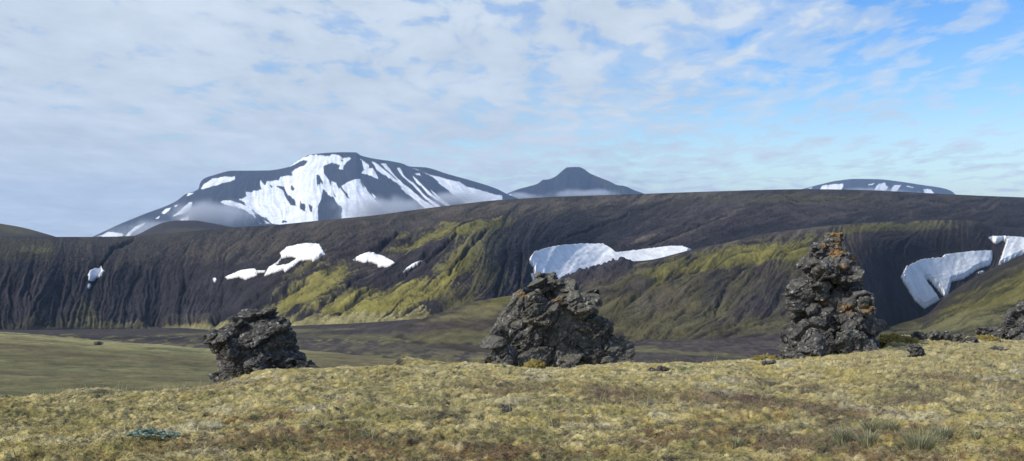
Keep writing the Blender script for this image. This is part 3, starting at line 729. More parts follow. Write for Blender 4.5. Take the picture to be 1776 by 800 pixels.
def far_mountain(pxs, top, Yb, Yt, name, label, snow=(), rock=(), flow=None, amp=1., bc=ROCK_F, blobs=(), ny=220, scale=1.):
    tpy = curve(top, pxs)
    t2 = lambda f: list(zip(pxs, tpy + f * (452 - tpy)))
    zb = -62.
    X, Y, Z = rows_grid(pxs, [(Yb, zb, 'z'), (Yb + .45 * (Yt - Yb), t2(.5), 'y'), (Yb + .8 * (Yt - Yb), t2(.14), 'y'), (Yt, top, 'y'), (Yt + .25 * (Yt - Yb), t2(.05), 'y'), (Yt * 1.15, -62., 'z')],
                        [ny // 2, ny // 2, 30, 8, 10])
    PX, PY = proj(X, Y, Z)
    fl = flow or Flow(pxs[0] - 10, pxs[-1] + 10, 250, 470, 1.2, [(pxs[0], 430, -1, .6), (pxs.mean(), 350, 0, 1), (pxs[-1], 430, 1, .6)])
    a = fl.at(fl.lic(9, 36, 2.4, 21), PX, PY); b = fl.at(fl.lic(3.6, 18, 1.5, 22), PX, PY); c = fl.at(fl.lic(24, 60, 4, 23), PX, PY)
    front = (Y < Yt + 1)
    v = sstep(-1, 12, PY - tpy[None, :]) * front
    Zd = Z + amp * v * (a * 2.6 + b * 1.4 + c * 5 - np.clip(.7 - np.abs(a), 0, 1) * 4) + amp * 4 * fbm(X / 60, Y / 120, o=5) * sstep(-2, 4, PY - tpy[None, :])
    PY2 = proj(X, Y, Zd)[1]
    col = np.broadcast_to(bc, X.shape + (3,)).copy()
    col = paint(col, PX, PY2, blobs, a)
    if snow:
        wx_ = 1.1 * b + 2. * perlin(PX / 7, PY2 / 7); wy_ = 1.2 * perlin(PX / 4 + 40, PY2 / 4)
        qx, qy = PX + wx_ * .5, PY2 + wy_ * .5
        d = np.full(PX.shape, -40., np.float32)
        for pl in snow: d = np.maximum(d, sdf(qx, qy, pl))
        for pl in rock: d = np.minimum(d, -sdf(qx, qy, pl))
        m = sstep(-.35, .55, d + .35 * b) * front
        col = col * (1 - m[..., None]) + SNOW_A * m[..., None]
    col = col * (1 + .07 * np.clip(b, -2, 2))[..., None]
    o = mesh_np(name, np.stack([X, Y, Zd], -1).reshape(-1, 3), grid_faces(*X.shape), M_FAR, attrs={'Col': np.clip(col, .005, .9).reshape(-1, 3)})
    return tag(o, label, 'mountain', kind='structure')

top_M = [(110, 430), (160, 411), (205, 390), (250, 371.6), (304, 350), (322, 337), (344, 328), (347.5, 317), (355, 309.5), (369.5, 304.5), (403, 296.5), (462, 296), (498, 290.5), (525, 273.6), (540, 268.5), (560, 266), (592, 264.4), (616.5, 264.6), (626, 270),
         (697.5, 284), (711, 289), (736, 290.5), (776, 302), (839, 320), (862, 328), (882, 338), (920, 352), (1000, 380), (1080, 420)]
flM = Flow(90, 1100, 250, 470, 1.2, [(200, 400, -1.6, 1), (300, 370, -1.4, 1), (330, 340, -1, 1), (400, 310, -.6, 1), (420, 350, 0, 1), (450, 370, .6, 1), (500, 320, -.2, 1), (540, 300, -.3, 1), (560, 370, -.2, 1), (600, 330, .3, 1),
                                     (620, 290, .1, 1), (650, 350, .7, 1), (680, 310, .9, 1), (750, 350, 1.2, 1), (720, 300, 1.1, 1), (800, 340, 1.3, 1), (860, 350, 1.5, 1), (1000, 400, 1.5, 1), (480, 300, -.1, 1)])
far_mountain(np.concatenate([np.arange(110, 900, .8), np.arange(900, 1080, 4.)]), top_M, 5200, 6500, 'mountain', 'broad snow streaked mountain with a dark flat summit rising behind the ridge', SNOW_P, ROCK_P, flM, .45)
top_P = [(800, 375), (854, 349), (880.5, 335.5), (900, 328), (915, 324), (932, 319), (943, 312), (949.5, 311.5), (963, 306.5), (970, 301), (977, 295), (984, 290.5), (1004, 290), (1012, 293), (1022.5, 300.4), (1040, 308), (1059, 315.6), (1070, 321), (1083, 323), (1100, 330), (1122, 337.5), (1180, 356), (1240, 380)]
far_mountain(np.arange(800, 1240, 1.), top_P, 6900, 7600, 'mountain', 'small dark pointed peak wrapped in mist right of the snowy mountain', [[(882, 338), (886, 336), (887, 339), (884, 341)]], (), None, .9, ROCK_F * .8,
             [(1050, 318, 50, 6, 24, OLIVE * .6, .7)], ny=160)
top_D = [(1300, 352), (1360, 336), (1393.5, 327.5), (1427, 319), (1450, 314), (1483.5, 310.5), (1521, 311), (1560, 315), (1596, 320.6), (1641, 328), (1652, 333), (1660, 340), (1720, 360)]
far_mountain(np.arange(1300, 1720, 1.), top_D, 8200, 9000, 'mountain', 'low rounded mountain with a few snow patches on the right skyline',
             [c6([(338, 78), (350, 58), (400, 52), (443, 52), (445, 62), (432, 82)]), c6([(560, 55), (590, 47), (580, 56)]), c6([(575, 95), (612, 50), (636, 46), (640, 58), (652, 65), (630, 95)]),
              c6([(650, 100), (682, 56), (712, 56), (700, 76), (680, 100)]), c6([(815, 76), (850, 75), (868, 102), (820, 102)]), c6([(780, 76), (800, 95), (790, 90)]), c6([(735, 60), (770, 66), (760, 70)]), c6([(285, 72), (300, 66), (296, 74)])],
             (), None, .7, ROCK_F * 1.5, ny=140)

# ================================================================== FOREGROUND MOSS BANK
crest = [(-600, 700), (-200, 690), (0, 688), (40, 688), (80, 692), (105, 680), (120, 674), (160, 674), (215, 675), (235, 681), (290, 677), (340, 670), (375, 667), (420, 655), (455, 645), (480, 642), (540, 641), (640, 640), (678, 640), (690, 630), (705, 625), (730, 626), (760, 631), (830, 635),
         (900, 638), (1100, 634), (1150, 639), (1210, 633), (1270, 628), (1330, 624), (1400, 621), (1500, 616), (1530, 608), (1545, 591), (1575, 584), (1640, 583), (1690, 586), (1776, 592), (2000, 590), (2400, 600)]
Yc = [(-600, 15), (0, 17), (100, 17.5), (350, 20), (500, 21.5), (700, 23), (900, 24), (1100, 24), (1300, 25), (1500, 26), (1600, 29), (1776, 31), (2400, 32)]
PXG = np.concatenate([np.arange(-2600, -600, 40.), np.arange(-600, -30, 6.), np.arange(-30, 1806, 1.3), np.arange(1806, 2400, 6.), np.arange(2400, 4400, 40.)])
cy_ = curve(crest, PXG); yc_ = curve(Yc, PXG); zc_ = wz(cy_, yc_)
zn_ = -1.62
def gsm(a, sg):
    g = np.arange(-2600., 4400., 6.); v = np.interp(g, PXG, a); k = np.exp(-.5 * (np.arange(-60, 61) * 6. / sg)**2); k /= k.sum()
    return np.interp(PXG, g, np.convolve(np.pad(v, 60, mode='edge'), k, 'valid'))
zs_, ys_ = gsm(zc_, 70.), gsm(yc_, 70.)
def zlin(y):   # gently convex bank from the near ground to the crest
    t = (y - 7.9) / (ys_ - 7.9); return zn_ + (zs_ - zn_) * (t * .86 + .14 * t * t)
pr = lambda arr: list(zip(PXG, arr))
X, Y, Z = rows_grid(PXG, [(-3., -1.62, 'z'), (5.2, -1.62, 'z'), (7.9, zn_, 'z'), (12., pr(zlin(12.)), 'z'), (pr(12 + .5 * (ys_ - 12)), pr(zlin(12 + .5 * (ys_ - 12))), 'z'), (pr(12 + .84 * (ys_ - 12)), pr(zlin(12 + .84 * (ys_ - 12))), 'z'), (pr(yc_), pr(zc_), 'z'),
                          (pr(yc_ + 3), pr(zc_ - .75), 'z'), (pr(yc_ + 9), pr(zc_ - 3.6), 'z'), (pr(yc_ + 26), pr(zc_ - 11.), 'z')], [20, 70, 170, 120, 80, 60, 16, 12, 8])
X[:21] = np.linspace(-14, 14, X.shape[1])[None, :] * (1 - np.linspace(0, 1, 21)[:, None]) + X[20] * np.linspace(0, 1, 21)[:, None]
def moss_disp(X, Y):
    wx1 = .35 * perlin(X / .9, Y / .9, np.full_like(X, 5.)); wy1 = .35 * perlin(X / .9 + 31, Y / .9, np.full_like(X, 5.))
    big = .17 * fbm(X / 2.6, Y / 2.1, o=2)
    a = np.abs(perlin(X / .62 + wx1, Y / .5 + wy1)); b = np.abs(perlin(X / .25 + wx1 * 2.4, Y / .2 + wy1 * 2.4)); c = np.abs(perlin(X / .11 + wx1 * 4, Y / .10 + wy1 * 5))
    d = perlin(X / .035, Y / .03)
    return big + .085 * a + .068 * b + .036 * c + .014 * d, a, b, c
DM, ma, mb, mc = moss_disp(X, Y)
Z0 = Z.copy()
fade = sstep(-3.2, -1, Y) * 1.
PX, PY = proj(X, np.maximum(Y, .5), Z)
DM = DM - .045
crestfade = 1 - .35 * np.exp(-((Y - yc_[None, :]) / 1.2)**2)
Zm = Z + DM * crestfade * (Y < yc_[None, :] + 12)
# hand-placed hummocks on the crest and hollows
def bump(cx, cy_px, Yd, rx, ry, h):
    global Zm
    x0 = (cx - CX) / F * Yd; Zm = Zm + h * np.exp(-(((X - x0) / rx)**2 + ((Y - Yd) / ry)**2))
bump(880, 706, 13.2, .2, .25, -.10); bump(175, 680, 17, .35, .3, -.12); bump(1300, 668, 17, .3, .35, .10); bump(1330, 676, 16.5, .3, .3, -.12)
bump(700, 628, 22.6, .25, .5, .06); bump(265, 765, 9.2, .25, .3, -.02)
nB = fbm(X / 1.9 + 3, Y / 2.6, o=4) * 3; nC = fbm(X / .5 + 8, Y / .5, o=3) * 3; nD = fbm(X / .8 - 4, Y / 1.0, o=4) * 3; nE = fbm(X / .13, Y / .11, o=3) * 3
S1 = np.array([.51, .42, .175]); S2 = np.array([.37, .29, .065]); S3 = np.array([.44, .405, .28]); S4 = np.array([.12, .06, .026]); S5 = np.array([.17, .160, .045])
col = np.broadcast_to(S1, X.shape + (3,)).copy()
def mixm(col, c, m): return col * (1 - m[..., None]) + c * m[..., None]
near = sstep(24, 9, Y)
col = mixm(col, S2, sstep(-.4, .9, nC + .3 * nB) * .75)
col = mixm(col, S3, sstep(.3, 1.3, nD) * .7)
col = mixm(col, S5, sstep(-.2, 1.0, -nD + .3 * nE) * (.35 + .4 * near))
col = mixm(col, S4, sstep(.55, 1.1, nB * .8 + .35 * nE + .45 * near - .15 * PX / 1776) * (.25 + .6 * near))
nF = fbm(X / .07 + 2, Y / .16, o=3) * 3; nG = fbm(X / .22 + 6, Y / .30, o=3) * 3
col = mixm(col, S5 * .75, sstep(.2, 1.2, nG) * (.45 + .3 * near)); col = mixm(col, np.array([.54, .46, .24]), sstep(.5, 1.4, -nG + .4 * nF) * .45)
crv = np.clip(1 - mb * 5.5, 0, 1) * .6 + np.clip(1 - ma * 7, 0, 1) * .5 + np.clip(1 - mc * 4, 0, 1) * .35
col = mixm(col, np.array([.06, .042, .022]), np.clip(crv * 1.2, 0, .92) * (.6 + .3 * near))     # dark brown painted into the folds
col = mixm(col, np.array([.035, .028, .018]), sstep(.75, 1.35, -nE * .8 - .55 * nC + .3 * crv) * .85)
for (cx, cyp, rx, ry, cc, al) in [(175, 682, 40, 7, (.03, .026, .02), .9), (172, 703, 55, 5, (.06, .045, .03), .6), (880, 706, 16, 6, (.03, .03, .025), .85), (1190, 642, 30, 3, (.10, .14, .04), .6), (1560, 604, 40, 10, (.09, .09, .035), .7),  # last blob on this line: tall pillar's cast shadow painted into the moss
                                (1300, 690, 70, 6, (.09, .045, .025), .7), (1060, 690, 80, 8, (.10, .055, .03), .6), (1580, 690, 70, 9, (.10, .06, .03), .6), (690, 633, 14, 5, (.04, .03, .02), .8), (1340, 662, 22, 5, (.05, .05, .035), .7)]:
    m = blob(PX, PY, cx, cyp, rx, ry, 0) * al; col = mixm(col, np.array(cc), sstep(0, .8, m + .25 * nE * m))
col = col * (1 + .16 * np.clip(nE, -2, 2) + .22 * np.clip(nF, -2, 2) + .06 * nC)[..., None]

def moss_mat():
    m, nt, N, L = new_mat('woolly_moss'); b = NB(nt)
    pos = b.n('ShaderNodeNewGeometry').outputs['Position']
    at = b.n('ShaderNodeAttribute', _attribute_name='Col').outputs['Color']
    w = b.n('ShaderNodeTexNoise'); w.inputs['Scale'].default_value = 9.; L.new(pos, w.inputs['Vector'])
    wv = b.n('ShaderNodeVectorMath', _operation='MULTIPLY_ADD', i0=w.outputs['Color'], i1=(.12, .12, .12), i2=pos).outputs[0]
    st = b.n('ShaderNodeMapping', Vector=wv, Scale=(18, 42, 30)).outputs[0]
    a1 = b.noise(st, 1., 4, .65); a2 = b.noise(pos, 70, 3, .6)
    f = b.math('MULTIPLY', b.math('MULTIPLY_ADD', a1, 1.5, .25), b.math('MULTIPLY_ADD', a2, .9, .55))
    c = b.mix(1., at, b.n('ShaderNodeCombineColor', Red=f, Green=f, Blue=f).outputs[0], 'MULTIPLY')
    h = b.math('ADD', b.math('MULTIPLY', a1, .03), b.math('MULTIPLY', a2, .012))
    bp = b.n('ShaderNodeBump', Height=h); bp.inputs['Distance'].default_value = 1.; bp.inputs['Strength'].default_value = 1.
    p = b.n('ShaderNodeBsdfPrincipled', **{'Base Color': c, 'Roughness': .95, 'Normal': bp.outputs[0]}); p.inputs['Specular IOR Level'].default_value = .1
    p.inputs['Sheen Weight'].default_value = .15
    b.n('ShaderNodeOutputMaterial', Surface=p.outputs[0])
    return m
M_MOSS = moss_mat()
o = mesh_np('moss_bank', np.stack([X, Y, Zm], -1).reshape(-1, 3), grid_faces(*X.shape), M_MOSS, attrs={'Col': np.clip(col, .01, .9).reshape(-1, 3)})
tag(o, 'hummocky straw yellow moss bank covering the whole foreground', 'ground', kind='structure')
G = dict(X=X, Y=Y, Z=Zm, col=col, PX=PX)
GR0, GR1 = 20, 20 + 70 + 170 + 120 + 80 + 60

def ground_at(x, y):
    """height of the moss bank at world x, y (nearest grid vertices)"""
    pxv = x / y * F + CX
    j = int(np.clip(np.searchsorted(PXG, pxv), 1, len(PXG) - 1))
    return float(np.interp(y, G['Y'][:, j], G['Z'][:, j]))

def depth_for(px, py):
    """distance at which the moss bank shows at this place of the photograph"""
    j = int(np.clip(np.searchsorted(PXG, px), 1, len(PXG) - 1)); y = G['Y'][30:GR1 + 2, j]; q = H - G['Z'][30:GR1 + 2, j] / y * F
    k = np.where(q <= py)[0]
    return float(y[k[0]] if len(k) else y[-1] - .15)

# ---- fibrous blades over the moss
def blade_mat(name='dry_blades'):
    m, nt, N, L = new_mat(name); b = NB(nt)
    at = b.n('ShaderNodeAttribute', _attribute_name='Col').outputs['Color']
    d = b.n('ShaderNodeBsdfDiffuse', Color=at); t = b.n('ShaderNodeBsdfTranslucent', Color=at)
    mx = b.n('ShaderNodeMixShader', i0=.25, i1=d.outputs[0], i2=t.outputs[0])
    b.n('ShaderNodeOutputMaterial', Surface=mx.outputs[0])
    return m
M_BLADE = blade_mat()

def blades(n, ymin, ymax, lmin, lmax, w, rs, lift=.6, name='moss_fibre', tintf=None, pick=None):
    # sample in (px, Y), denser near
    px = rs.uniform(-60, 1836, n); t = rs.uniform(0, 1, n)
    y = ymin + (curve(Yc, px) - .3 - ymin) * t**1.25 if ymax is None else rs.uniform(ymin, ymax, n)
    if pick is not None:
        k = pick(px, y, rs); px, y = px[k], y[k]; n = len(px)
    j = np.clip(np.searchsorted(PXG, px), 1, len(PXG) - 1)
    # row lookup: Y rows share an order; do it by interpolating on a few reference columns
    i = np.zeros(n, int)
    for c0 in range(0, len(PXG), 40):
        s = (j >= c0) & (j < c0 + 40)
        if s.any(): i[s] = np.searchsorted(G['Y'][:, min(c0 + 20, len(PXG) - 1)], y[s])
    i = np.clip(i, GR0, GR1)
    bx, by, bz = G['X'][i, j], G['Y'][i, j], G['Z'][i, j]
    bx = bx + rs.uniform(-.006, .006, n)
    c = G['col'][i, j] * rs.uniform(.35, 1.75, n)[:, None]
    hue = rs.uniform(0, 1, n)[:, None]; c = c * (1 - .3 * hue) + np.array([.42, .37, .20]) * .3 * hue
    if tintf is not None: c = tintf(c, rs)
    ln = rs.uniform(lmin, lmax, n); az = rs.uniform(0, 2 * PI, n); el = rs.uniform(.1, 1.2, n) * lift
    dx, dy, dz = np.cos(az) * np.cos(el), np.sin(az) * np.cos(el), np.sin(el)
    sx, sy = -np.sin(az), np.cos(az)
    base = np.stack([bx, by, bz - .004], 1); tip = base + np.stack([dx, dy, dz], 1) * ln[:, None]
    side = np.stack([sx, sy, np.zeros(n)], 1) * w * .5
    V = np.stack([base - side, base + side, tip], 1).reshape(-1, 3)
    fc = np.arange(n * 3).reshape(-1, 3)
    return mesh_np(name, V, fc, M_BLADE, attrs={'Col': np.repeat(np.clip(c, .01, .8), 3, 0)}, smooth=False)
rs = np.random.RandomState(5)
o = blades(420000, 7.2, None, .02, .07, .008, rs, lift=.5)
tag(o, 'fine straw coloured moss strands and dead grass over the foreground bank', 'moss', kind='stuff')

# sparse thin grass stalks standing up along the crest and bank
def stalks(n, rs):
    V, fc, cl = [], [], []
    for k in range(n):
        if k < n * .55: px = rs.uniform(90, 420) if rs.rand() < .45 else rs.uniform(0, 1776); y = float(curve(Yc, np.array([px]))[0]) - rs.uniform(0, 2.)
        else: px = rs.uniform(0, 1776); y = rs.uniform(9, 18)
        x = (px - CX) / F * y; z = ground_at(x, y); L = rs.uniform(.07, .2); a = rs.uniform(0, 2 * PI); e = rs.uniform(.7, 1.5)
        d = np.array([math.cos(a) * math.cos(e), math.sin(a) * math.cos(e) * .5, math.sin(e)]); w = .0045
        p0 = np.array([x, y, z - .01]); p1 = p0 + d * L * .55; p2 = p0 + d * L + np.array([d[0] * L * .25, 0, -L * .08]); s = np.array([w, 0, 0]) * .5
        b0 = len(V); V += [p0 - s, p0 + s, p1 - s, p1 + s, p2]; fc += [(b0, b0 + 1, b0 + 3, b0 + 2), (b0 + 2, b0 + 3, b0 + 4, b0 + 4)]
        c = np.array([.42, .38, .22]) * rs.uniform(.6, 1.2); cl += [c] * 5
    me = bpy.data.meshes.new('grass'); me.from_pydata([tuple(v) for v in V], [], [tuple(dict.fromkeys(f)) for f in fc]); set_attrs(me, {'Col': np.array(cl)})
    me.materials.append(M_BLADE); o = bpy.data.objects.new('grass', me); C.objects.link(o)
    return tag(o, 'thin dry grass stalks poking up from the moss bank', 'grass', kind='stuff')
stalks(900, rs)

# ================================================================== GRASS TUFTS AND PLANT
def tuft(px, py_, Yd, r, hgt, n, label, hue, rs):
    x = (px - CX) / F * Yd; z = ground_at(x, Yd)
    V, fc, cl = [], [], []
    for k in range(n):
        a = rs.uniform(0, 2 * PI); q = r * math.sqrt(rs.rand()) * .45; bx, by = q * math.cos(a), q * math.sin(a)
        L = hgt * rs.uniform(.55, 1.15); lean = rs.uniform(.1, .95); w = .0042
        d = np.array([math.cos(a), math.sin(a), 0]); s = np.array([-math.sin(a), math.cos(a), 0]) * w
        if abs(s[0]) < w * .5: s = np.array([w * .7, 0, 0])
        b0 = len(V); m = 4
        for i in range(m):
            t = i / m; p = np.array([bx, by, -.02]) + d * (L * lean * t**1.7) + np.array([0, 0, L * (t - .25 * lean * t * t)])
            V += [p - s * (1 - .6 * t), p + s * (1 - .6 * t)]
        V.append(np.array([bx, by, -.02]) + d * L * lean + np.array([0, 0, L * (1 - .25 * lean)]))
        for i in range(m - 1): fc.append((b0 + 2 * i, b0 + 2 * i + 1, b0 + 2 * i + 3, b0 + 2 * i + 2))
        fc.append((b0 + 2 * m - 2, b0 + 2 * m - 1, b0 + 2 * m))
        c = np.array(hue if rs.rand() < .7 else (.34, .32, .22)) * rs.uniform(.6, 1.25); cl += [c] * (2 * m + 1)
    me = bpy.data.meshes.new('grass_tuft'); me.from_pydata([tuple(v) for v in V], [], fc); set_attrs(me, {'Col': np.array(cl)}); me.materials.append(M_BLADE)
    o = bpy.data.objects.new('grass_tuft', me); C.objects.link(o); o.location = (x, Yd, z)
    return tag(o, label, 'grass tuft', 'sedge tufts in the right foreground')
GB = (.29, .29, .17)
Yof0 = lambda py: 7.9 + (800 - py) / 178 * 14.5 * (.55 + .45 * (800 - py) / 178)
for (px, py_, r, hg, n, lab) in [
        (1462, 768, .16, .17, 90, 'left grey green grass tuft leaning left in the right foreground group'),
        (1505, 772, .18, .14, 90, 'low spreading grass tuft second from left near the bottom edge'),
        (1508, 748, .14, .15, 70, 'thin grass tuft standing behind the low spreading one'),
        (1544, 748, .17, .15, 100, 'upright grass tuft over a dark hollow in the middle of the group'),
        (1596, 778, .22, .19, 170, 'largest densest grass tuft close to the bottom edge'),
        (1634, 758, .18, .15, 110, 'right hand grass tuft of the foreground group'),
        (1692, 760, .12, .10, 50, 'small dark grass tuft right of the sedge group'),
        (1275, 772, .15, .10, 60, 'short grass tuft near the bottom left of the group'),
        (640, 760, .14, .09, 50, 'short pale grass tuft near the bottom centre left'),
        (560, 742, .10, .09, 40, 'tiny dull green grass tuft left of centre')]:
    tuft(px, py_, depth_for(px, py_), r, hg, n, lab, GB, rs)

def teal_plant():
    Yd = depth_for(265, 765); x = (265 - CX) / F * Yd; z = ground_at(x, Yd)
    root = empty('plant', (x, Yd, z)); tag(root, 'low teal green leafy plant mat on the moss near the bottom left', 'plant')
    m = simple_mat('teal_leaf', (.36, .44, .36), .6, .5, 25., col2=(.20, .27, .21))
    V, fc = [], []
    for ring, (nn, tl, rad) in enumerate(((7, .35, .028), (6, .8, .022), (4, 1.25, .014))):
        for k in range(nn):
            a = 2 * PI * k / nn + ring * .4; d = np.array([math.cos(a) * math.cos(tl), math.sin(a) * math.cos(tl), math.sin(tl)])
            s = np.array([-math.sin(a), math.cos(a), 0.]); nrm = np.cross(d, s); b0 = len(V)
            for (t, w, u) in ((0, .003, 0), (.5, .011, .004), (.8, .010, .003), (1, .002, -.002)):
                p = d * rad * t - nrm * u; V += [p - s * w, p + s * w - nrm * .001, p - nrm * .003]
            for i in range(3):
                q = b0 + 3 * i
                fc += [(q, q + 2, q + 5, q + 3), (q + 2, q + 1, q + 4, q + 5)]
    me = bpy.data.meshes.new('rosette'); me.from_pydata([tuple(v) for v in V], [], fc); me.materials.append(m)
    for p in me.polygons: p.use_smooth = True
    for k in range(64):
        a = RS.uniform(0, 2 * PI); q = math.sqrt(RS.rand())
        dx = q * math.cos(a) * .225; dy = q * math.sin(a) * .14 + .03 * math.cos(dx * 9)
        o = bpy.data.objects.new('rosette', me); C.objects.link(o); o.parent = root
        zz = ground_at(x + dx, Yd + dy) - z + .035 + .04 * (1 - q * q)
        o.location = (dx, dy, zz); o.scale = [RS.uniform(.8, 1.2)] * 3; o.rotation_euler = (RS.uniform(-.35, .45), RS.uniform(-.35, .35), RS.uniform(0, 6))
teal_plant()

# ================================================================== LAVA ROCKS
def rock_mat(name='lava_rock', orange=0., olive=0., pale=.5, base=1.):
    m, nt, N, L = new_mat(name); b = NB(nt)
    geo = b.n('ShaderNodeNewGeometry'); pos = geo.outputs['Position']
    n1 = b.noise(pos, 2.1, 6, .62, .4); n2 = b.noise(pos, 11, 6, .68); n3 = b.noise(pos, 48, 3, .6); n4 = b.noise(pos, 6.5, 6, .75, .8)
    c = b.mix(b.ramp(n1, [(.35, 0.), (.65, 1.)]), tuple(base * k for k in (.03, .03, .033)), tuple(base * k for k in (.085, .081, .08)))
    c = b.mix(b.ramp(n2, [(.45, 0.), (.62, .85)]), c, tuple(base * k for k in (.15, .145, .14)))
    # crustose lichen: pale grey spots and blotches
    v = b.n('ShaderNodeTexVoronoi', Vector=pos); v.inputs['Scale'].default_value = 9.
    blot = b.math('MULTIPLY', b.ramp(n4, [(.47, 0.), (.55, 1.)]), b.ramp(b.math('ADD', v.outputs[0], b.math('MULTIPLY', n3, .3)), [(.42, 1.), (.5, 0.)]))
    c = b.mix(b.math('MULTIPLY', blot, pale), c, (.30, .30, .29))
    nz = b.n('ShaderNodeSeparateXYZ', Vector=geo.outputs['Normal']).outputs[2]
    if orange:
        n5 = b.noise(pos, 3.1, 5, .6, .3)
        at = b.n('ShaderNodeAttribute', _attribute_name='lichen').outputs['Fac']
        g = b.math('MULTIPLY', b.ramp(n2, [(.46, 0.), (.54, 1.)]), b.ramp(b.math('ADD', at, b.math('MULTIPLY', n5, .5)), [(.52, 0.), (.76, 1.)]))
        c = b.mix(b.math('MULTIPLY', g, orange), c, b.mix(n3, (.36, .17, .03), (.20, .12, .035)))
    if olive:
        up = b.ramp(b.math('ADD', nz, b.math('MULTIPLY', n4, .8)), [(.9, 0.), (1.25, 1.)])
        c = b.mix(b.math('MULTIPLY', up, olive), c, (.11, .10, .055))
    f = b.math('MULTIPLY_ADD', n3, 1.2, .5)
    c = b.mix(1., c, b.n('ShaderNodeCombineColor', Red=f, Green=f, Blue=f).outputs[0], 'MULTIPLY')
    vb = b.n('ShaderNodeTexVoronoi', Vector=pos); vb.inputs['Scale'].default_value = 38.
    h = b.math('ADD', b.math('MULTIPLY', n2, .03), b.math('ADD', b.math('MULTIPLY', n3, .012), b.math('MULTIPLY', vb.outputs[0], .006)))
    bp = b.n('ShaderNodeBump', Height=h); bp.inputs['Distance'].default_value = 1.; bp.inputs['Strength'].default_value = .9
    p = b.n('ShaderNodeBsdfPrincipled', **{'Base Color': c, 'Roughness': .9, 'Normal': bp.outputs[0]}); p.inputs['Specular IOR Level'].default_value = .2
    b.n('ShaderNodeOutputMaterial', Surface=p.outputs[0])
    return m
M_R1 = rock_mat('lava_rock_dark', 0, .2, .75, .85); M_R2 = rock_mat('lava_rock_lichen', .9, .5, .9, 1.12); M_R3 = rock_mat('lava_rock_orange', .9, .2, .9, 1.0)

def hull_chunk(bm, c, r, rs, flat=1., npts=14):
    """angular boulder: convex hull of random points"""
    R = Matrix.Rotation(rs.uniform(0, 6.28), 3, Vector(rs.normal(size=3)).normalized())
    vs = []
    for _ in range(npts):
        v = Vector(rs.normal(size=3)).normalized() * rs.uniform(.8, 1.05)
        v = R @ v; vs.append(bm.verts.new((c[0] + v.x * r[0], c[1] + v.y * r[1], c[2] + v.z * r[2] * flat)))
    ret = bmesh.ops.convex_hull(bm, input=vs)
    dl = [g for g in ret.get('geom_interior', []) if isinstance(g, bmesh.types.BMVert)] + [g for g in ret.get('geom_unused', []) if isinstance(g, bmesh.types.BMVert)]
    if dl: bmesh.ops.delete(bm, geom=list(set(dl)), context='VERTS')


def remesh(bm, vox):
    me = bpy.data.meshes.new('tmp'); bm.to_mesh(me); bm.free()
    o = bpy.data.objects.new('tmp', me); C.objects.link(o)
    md = o.modifiers.new('r', 'REMESH'); md.mode = 'VOXEL'; md.voxel_size = vox; md.use_smooth_shade = True
    dg = bpy.context.evaluated_depsgraph_get(); dg.update()
    m2 = bpy.data.meshes.new_from_object(o.evaluated_get(dg))
    bpy.data.objects.remove(o); bpy.data.meshes.remove(me)
    E = np.empty(len(m2.edges) * 2, np.int32); m2.edges.foreach_get('vertices', E); km = biggest_piece(len(m2.vertices), E.reshape(-1, 2))
    if not km.all():
        b2 = bmesh.new(); b2.from_mesh(m2); b2.verts.ensure_lookup_table()
        bmesh.ops.delete(b2, geom=[b2.verts[i] for i in np.where(~km)[0]], context='VERTS'); b2.to_mesh(m2); b2.free(); m2.update()
    return m2


def craggy(me, amp, sc, seed, crack=1., lichens=None):
    n = len(me.vertices); co = np.empty(n * 3, np.float32); me.vertices.foreach_get('co', co); P = co.reshape(-1, 3)
    nr = np.empty(n * 3, np.float32); me.vertices.foreach_get('normal', nr); Nn = nr.reshape(-1, 3)
    s = seed * 3.17
    W = np.stack([fbm(P[:, 0] / sc + s + k * 9, P[:, 1] / sc, P[:, 2] / sc, o=3) for k in range(3)], 1) * .22
    ang = .5 + .35 * math.sin(seed * 2.3); ca, sa = math.cos(ang), math.sin(ang)          # plates dip across the rock
    A = P[:, 0] * ca + P[:, 2] * sa; B = -P[:, 0] * sa + P[:, 2] * ca
    q = (np.stack([A * (.85 if 20 < seed < 30 else .72), P[:, 1], B * (1.3 if 20 < seed < 30 else 1.6)], 1) / sc + W + s).astype(np.float32)
    f1, f2, i1, t1 = worley(q); g1, g2, i2, t2 = worley((q * 2.2 + 5).astype(np.float32)); e1, e2, i3, t3 = worley((q * 5.2 + 9).astype(np.float32))
    blk = -.45 * (1 - sstep(0, .06, f2 - f1)) * ((i1 % 5) > 2) + ((i1 % 97) / 97. - .5) * .6 + 2.3 * t1
    blk2 = -.35 * (1 - sstep(0, .10, g2 - g1)) * ((i2 % 5) > 2) + ((i2 % 89) / 89. - .5) * .5 + 1.9 * t2
    blk3 = ((i3 % 83) / 83. - .5) * .5 + 1.5 * t3
    fine = np.abs(fbm(P[:, 0] / sc * 7, P[:, 1] / sc * 7, P[:, 2] / sc * 9 + s, o=3))
    d = amp * (crack * blk + .38 * blk2 + .16 * blk3 + .3 * (fine - .2))
    # displace along the broad outward direction so that ledges stay ledges
    cen = np.array([P[:, 0].mean(), P[:, 1].mean()]); rad = np.stack([P[:, 0] - cen[0], P[:, 1] - cen[1], P[:, 2] * 0], 1); rad /= np.linalg.norm(rad, axis=1)[:, None] + .05
    Nn = Nn * .55 + rad * .6
    P2 = P + Nn * d[:, None]
    me.vertices.foreach_set('co', P2.ravel())
    if lichens is not None:
        a = me.attributes.new('lichen', 'FLOAT', 'POINT'); v = np.zeros(n, np.float32)
        for (x, z, r, s_) in lichens: v = np.maximum(v, s_ * np.clip(1.2 - np.sqrt((P[:, 0] - x)**2 + (P[:, 2] - z)**2 * 2.) / r, 0, 1))
        a.data.foreach_set('value', v)
    me.polygons.foreach_set('use_smooth', np.zeros(len(me.polygons), bool)); me.update()
    return me


